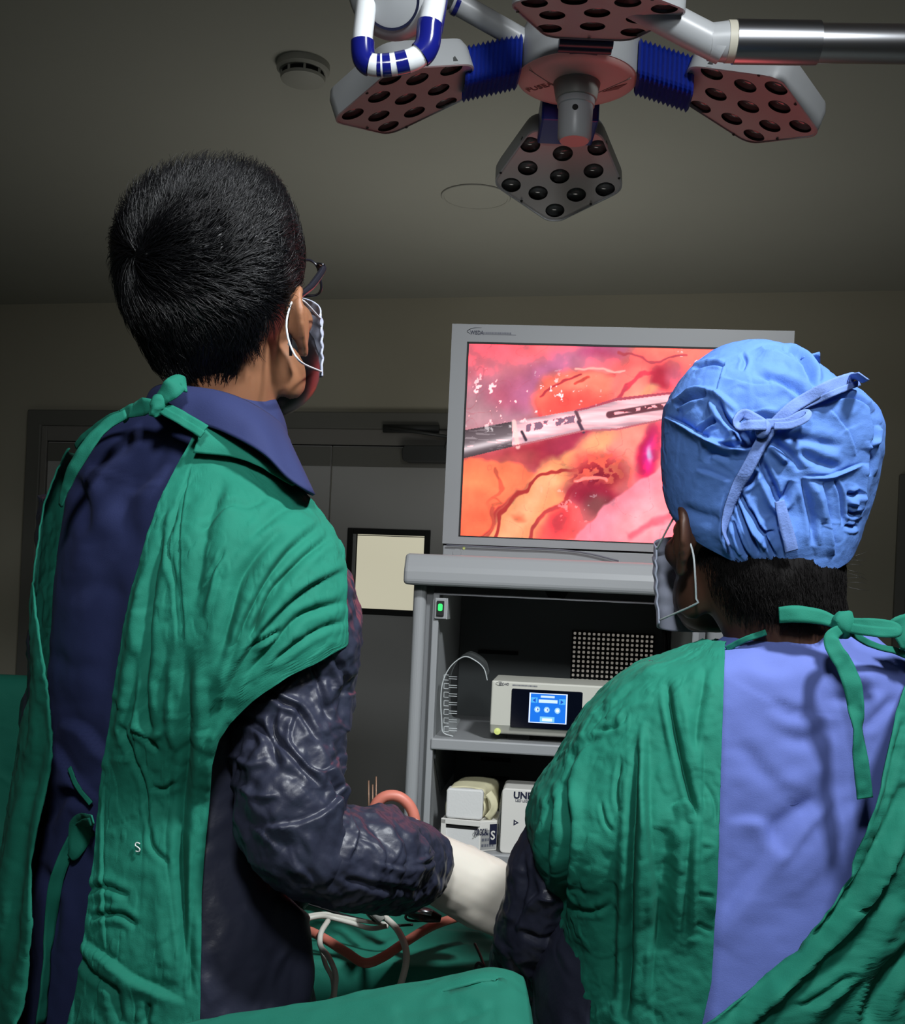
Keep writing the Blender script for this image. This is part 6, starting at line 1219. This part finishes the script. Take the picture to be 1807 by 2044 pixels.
# ------------------------------------------------------------------ table, drapes, cables
def cloth(name, X, Y, Zf, m, parent=None, th=.002, **props):
    V = np.stack([X, Y, Zf], -1); o = mesh(name, V, grid_faces(*X.shape), m, parent, **props); mod_solid(o, th, 0); return o
def build_table():
    z = .785; x0, x1, y0, y1 = -.50, .62, 1.56, 1.92
    t = thing('operating_table', 'operating table under a green drape behind the two people', 'table', ((x0 + x1) / 2, (y0 + y1) / 2, 0))
    MB().box(x0, x1, y0, y1, z - .10, z - .03).build('table_top', M['black_rubber'], t, bevel=.02)
    MB().box(x0 + .05, x1 - .05, y0 + .04, y1 - .04, z - .14, z - .10).build('table_frame', M['table_steel'], t)
    MB().box(-.2, .1, y0 + .1, y1 - .1, .10, z - .14).build('column', M['table_steel'], t, bevel=.01)
    MB().box(-.40, .35, y0 + .04, y1 - .04, 0, .10).build('base', M['table_steel'], t, bevel=.02)
    # the drape: over the top and down the near side
    nu, nv = 170, 130; u = np.linspace(x0 - .01, x1 + .01, nu)[None]; s = np.linspace(0, 1, nv)[:, None]
    top = np.clip(s / .45, 0, 1); dn = np.clip((s - .45) / .55, 0, 1)
    Y = y1 + .01 - (y1 - y0 + .03) * top - .03 * np.sin(dn * math.pi / 2) + 0 * u; Z = z + .005 + .012 * np.sin(math.pi * top) * (dn == 0) * np.exp(-((u + .05) / .35) ** 2) - .62 * dn + 0 * u
    P = np.stack([u + 0 * s, Y, Z], -1); Y2 = Y - .018 * (1 + np.sin(u * 26 + 2 * fbm(P * 3, 2))) * dn - .006 * np.maximum(crumple(P * 9, 2), -.2); Z2 = Z + .006 * np.maximum(crumple(P * 8, 3), -.2) * (1 - dn)
    d = cloth('table_drape', u + 0 * s, Y2, Z2, M['green_drape']); _prop(d, 'green cloth covering the operating table under the cables and gloved hand', 'drape')
build_table()
def build_front_table():
    x0, x1, y0, y1 = -.60, .070, .74, .97
    top = at(1000, 1938, .93)[2] - .012
    t = thing('instrument_trolley', 'small steel trolley hidden under the green drape in the foreground', 'trolley', ((x0 + x1) / 2, (y0 + y1) / 2, 0))
    zt = top - .13
    MB().box(x0 + .02, x1 - .04, y0 + .06, y1 - .04, zt - .02, zt).build('trolley_top', M['table_steel'], t, bevel=.004)
    for x in (x0 + .03, x1 - .06):
        for y in (y0 + .08, y1 - .06): MB().tube([(x, y, .03), (x, y, zt - .02)], .011, 12).build('leg', M['table_steel'], t, smooth=True); MB().lathe([(0, -.012), (.026, -.012), (.03, -.006), (.03, .006), (.026, .012), (0, .012)], 18, axis=0, fr=Frame((x, y, .03), (1, 0, 0), (0, 1, 0), (0, 0, 1))).build('wheel', M['black_rubber'], t)
    # drape with its hump at the right end
    edge = np.array([(300, 2062), (400, 2042), (520, 2026), (620, 2010), (700, 1994), (780, 1972), (860, 1960), (920, 1944), (960, 1936), (1005, 1934), (1035, 1944), (1052, 1964)])
    ex = at(edge[:, 0], edge[:, 1], .93); nu, nv = 200, 120; xs = np.linspace(x0, x1, nu); zr = np.interp(xs, ex[:, 0], ex[:, 2]); zr[xs < ex[0, 0]] = ex[0, 2] - .012 * ((ex[0, 0] - xs[xs < ex[0, 0]]) / .1); zr[xs > ex[-1, 0]] -= 0
    zr = smooth1(zr, 4); s = np.linspace(0, 1, nv)[:, None]
    up = np.clip(s / .14, 0, 1); dn = np.clip((s - .14) / .86, 0, 1)
    Y = .96 - .02 * np.sin(up * math.pi / 2) - .17 * np.sin(np.clip(dn * 2.4, 0, 1) * math.pi / 2) + 0 * xs[None]
    Z = np.where(s < .14, zr[None] - .16 * (1 - np.sin(up * math.pi / 2)), zr[None] - .055 * np.clip(dn * 2.4, 0, 1) ** 1.6 - .55 * np.clip((dn - .38) / .62, 0, 1))
    X = np.broadcast_to(xs[None], Z.shape).copy(); r = np.clip((xs - .02) / .05, 0, 1)[None]; 
    P = np.stack([X, Y, Z], -1); px, py = proj(P)
    fl = strokes_disp(px, py, [([(1030, 1956), (985, 1974), (930, 1978), (870, 1996)], 14, 12, 'v'), ([(900, 1990), (920, 2020), (925, 2060)], 8, 7, 's'), ([(740, 1990), (790, 2010), (800, 2060)], 12, 8, 's'), ([(980, 1990), (985, 2020), (975, 2060)], 12, 7, 'v'), ([(850, 2000), (860, 2030), (850, 2060)], 14, 6, 'r'), ([(850, 1965), (900, 1975), (960, 1955)], 10, 4, 'r'), ([(640, 2010), (720, 2020), (760, 2040)], 12, 4, 'r'), ([(1040, 1960), (1030, 2000), (1040, 2044)], 10, 5, 'r')])
    Y = Y - fl - .003 * crumple(P * 12, 2) - .0045 * wrinkle(P, 20, .09) - .0025 * wrinkle(P, 42, .1, 6) - .0012 * wrinkle(P, 90, .15, 3); Z = Z + .003 * wrinkle(P, np.array([16, 30, 16]), .12, 8) * np.clip(s * 6, 0, 1)
    # right edge falls away
    k = np.linspace(0, 1, 26)[1:]; Xr = x1 + .010 * np.sin(k * math.pi / 2)[None] + 0 * s + .014 * k[None] * dn; Yr = Y[:, -1:] + 0 * k[None] + .004 * k[None]; Zr = Z[:, -1:] - (.10 * k ** 1.7)[None]
    X = np.concatenate([X, Xr], 1); Y = np.concatenate([Y, Yr], 1); Z = np.concatenate([Z, Zr], 1)
    d = cloth('trolley_drape', X, Y, Z, M['green_drape']); _prop(d, 'crumpled green cloth humped over the trolley at the bottom of the picture', 'drape')
build_front_table()
def build_left_drape():
    z1 = at(20, 1351, 1.75)[2]; x1 = at(64, 1351, 1.75)[0]; x0 = x1 - .75
    t = thing('drape_stand', 'steel frame carrying a hanging green drape at the left behind the man', 'stand', (x0 + .3, 1.78, 0))
    MB().tube([(x0, 1.78, .0), (x0, 1.78, z1 - .02), (x1 + .02, 1.78, z1 - .02), (x1 + .02, 1.78, 0)], .010, 12).build('frame', M['table_steel'], t, smooth=True)
    for x in (x0, x1 + .02): MB().box(x - .02, x + .02, 1.66, 1.90, 0, .02).build('foot', M['table_steel'], t)
    nu, nv = 120, 110; u = np.linspace(x0 - .02, x1 + .05, nu)[None]; s = np.linspace(0, 1, nv)[:, None]
    a = np.clip(s / .08, 0, 1); dn = np.clip((s - .08) / .92, 0, 1); P = np.stack([u + 0 * s, 0 * u + 1.76 + 0 * s, z1 - .9 * dn + 0 * u], -1)
    Y = 1.78 + .026 * np.cos(math.pi * a) + 0 * u - .014 * (1 + np.sin(u * 30)) * dn ** .6 - .008 * np.maximum(crumple(P * 9, 3), -.1) * np.clip(dn * 12, 0, 1); Z = z1 - .034 + .034 * np.sin(a * math.pi) - .85 * dn + 0 * u
    d = cloth('hanging_drape', u + 0 * s, Y, Z, M['green_drape']); _prop(d, 'green cloth hanging over a frame at the left edge behind the man', 'drape')
build_left_drape()
def cable(name, label, pts, r, m, cat='cable', n=10, samples=60, parent=None):
    o = MB().tube([at(*p) for p in pts], r, n, samples=samples).build(name, m, parent, smooth=True)
    return _prop(o, label, cat) if parent is None else o
def build_cables():
    G = 'white leads on the operating table'
    a = cable('white_cable', 'white lead looping from the red lit plug down over the drape', [(752, 1822, 1.50), (772, 1834, 1.49), (795, 1858, 1.47), (809, 1890, 1.45), (811, 1920, 1.44), (800, 1965, 1.43), (786, 2000, 1.43), (770, 2080, 1.42)], .0044, M['cable_white'])
    b = cable('white_cable', 'white lead running left along the drape from the plug', [(774, 1848, 1.50), (740, 1853, 1.51), (700, 1842, 1.52), (660, 1832, 1.52), (630, 1830, 1.50), (560, 1850, 1.48)], .0034, M['cable_white'])
    c = cable('white_cable', 'upper of the twin white leads lying beside the dark gown', [(772, 1844, 1.505), (720, 1838, 1.52), (668, 1828, 1.53), (640, 1824, 1.53), (560, 1838, 1.52)], .0026, M['cable_white'])
    d = cable('white_cable', 'twisted white lead hanging nearest to the dark gown', [(655, 1838, 1.50), (641, 1862, 1.46), (640, 1888, 1.44), (656, 1910, 1.43), (670, 1945, 1.425), (668, 1980, 1.42), (664, 2020, 1.42), (664, 2090, 1.42)], .0036, M['cable_white'])
    e = cable('white_cable', 'thin white lead crossing behind the twisted lead near the gown', [(641, 1892, 1.45), (650, 1925, 1.44), (664, 1955, 1.44), (664, 1990, 1.435), (645, 2004, 1.43), (610, 2016, 1.42)], .0030, M['cable_white'])
    for o in (a, b, c, d, e): o['group'] = G
    p = at(748, 1815, 1.50); t = thing('connector', 'black plug with a glowing red light lying on the table drape', 'plug', at(748, 1838, 1.50))
    MB().tube([at(742, 1790, 1.52), at(746, 1812, 1.505), at(756, 1834, 1.495)], [.010, .013, .008], 16, samples=16).build('plug_body', M['cable_black'], t, smooth=True)
    MB().tube([at(748, 1818, 1.488), at(762, 1838, 1.484)], [.0085, .006], 14).build('strain_relief', M['handle_grey'], t, smooth=True)
    MB(Frame(at(754, 1801, 1.488), (1, 0, 0), (0, 1, 0), (0, 0, 1))).prism(rrect(-.0035, .0035, -.006, .006, .002), -.003, .003).build('light', M['red_led'], t, label='glowing red light')
    cable('salmon_tube', 'salmon pink tube lying in a bend across the table drape', [(600, 1850, 1.52), (645, 1872, 1.49), (690, 1900, 1.47), (728, 1922, 1.46), (765, 1910, 1.47), (810, 1880, 1.50), (860, 1850, 1.54), (910, 1832, 1.57), (950, 1822, 1.59)], .0062, M['tube_salmon'], 'tube', 12, 80)
    cable('salmon_tube', 'salmon pink tube arching up behind the dark sleeve', [(742, 1680, 1.52), (745, 1620, 1.52), (765, 1592, 1.52), (795, 1590, 1.52), (820, 1612, 1.52), (829, 1650, 1.52), (824, 1720, 1.53), (800, 1800, 1.56)], .0075, M['tube_salmon'], 'tube', 12, 70)
    for k, x in enumerate((738, 744, 749)):
        lb = ('left', 'middle', 'right')[k]
        cable('thin_rod', lb + ' one of three thin brown rods standing up behind the dark sleeve', [(x + (k - 1) * 2, 1550 + 8 * ((k + 1) % 3), 1.55), (x, 1830, 1.56)], .0012, M['brown_rod'], 'rod', 8, 4)['group'] = 'thin brown rods'
    cable('black_cable', 'thin black lead lying behind the gloved hand on the drape', [(600, 1800, 1.58), (700, 1830, 1.57), (780, 1846, 1.55), (825, 1846, 1.55)], .0018, M['cable_black'])
    t = thing('clamp', 'black handled clamp lying on the drape below the gloved wrist', 'clamp', at(840, 1842, 1.52))
    MB().tube([at(818, 1822, 1.53), at(850, 1826, 1.52), at(880, 1834, 1.52)], [.006, .010, .005], 12, samples=16).build('body', M['cable_black'], t, smooth=True)
    MB().tube([at(*p) for p in ((826, 1824, 1.53), (812, 1826, 1.53), (811, 1834, 1.53), (824, 1838, 1.53), (850, 1838, 1.53))], .0018, 8, samples=24).build('finger_ring', M['cable_black'], t, smooth=True)
    MB().tube([at(828, 1817, 1.515), at(862, 1823, 1.51)], .004, 8).build('steel_jaw', M['steel_dull'], t, smooth=True)
    t = thing('towel_clip', 'small black wire clip on the table drape beside the dark sleeve', 'clip', at(960, 1950, 1.45))
    MB().tube([at(*p) for p in ((948, 1884, 1.50), (958, 1905, 1.48), (966, 1926, 1.46), (968, 1932, 1.455), (956, 1922, 1.455), (950, 1930, 1.455), (952, 1944, 1.455), (962, 1950, 1.455))], .0020, 8, samples=40).build('wire', M['cable_black'], t, smooth=True)
build_cables()
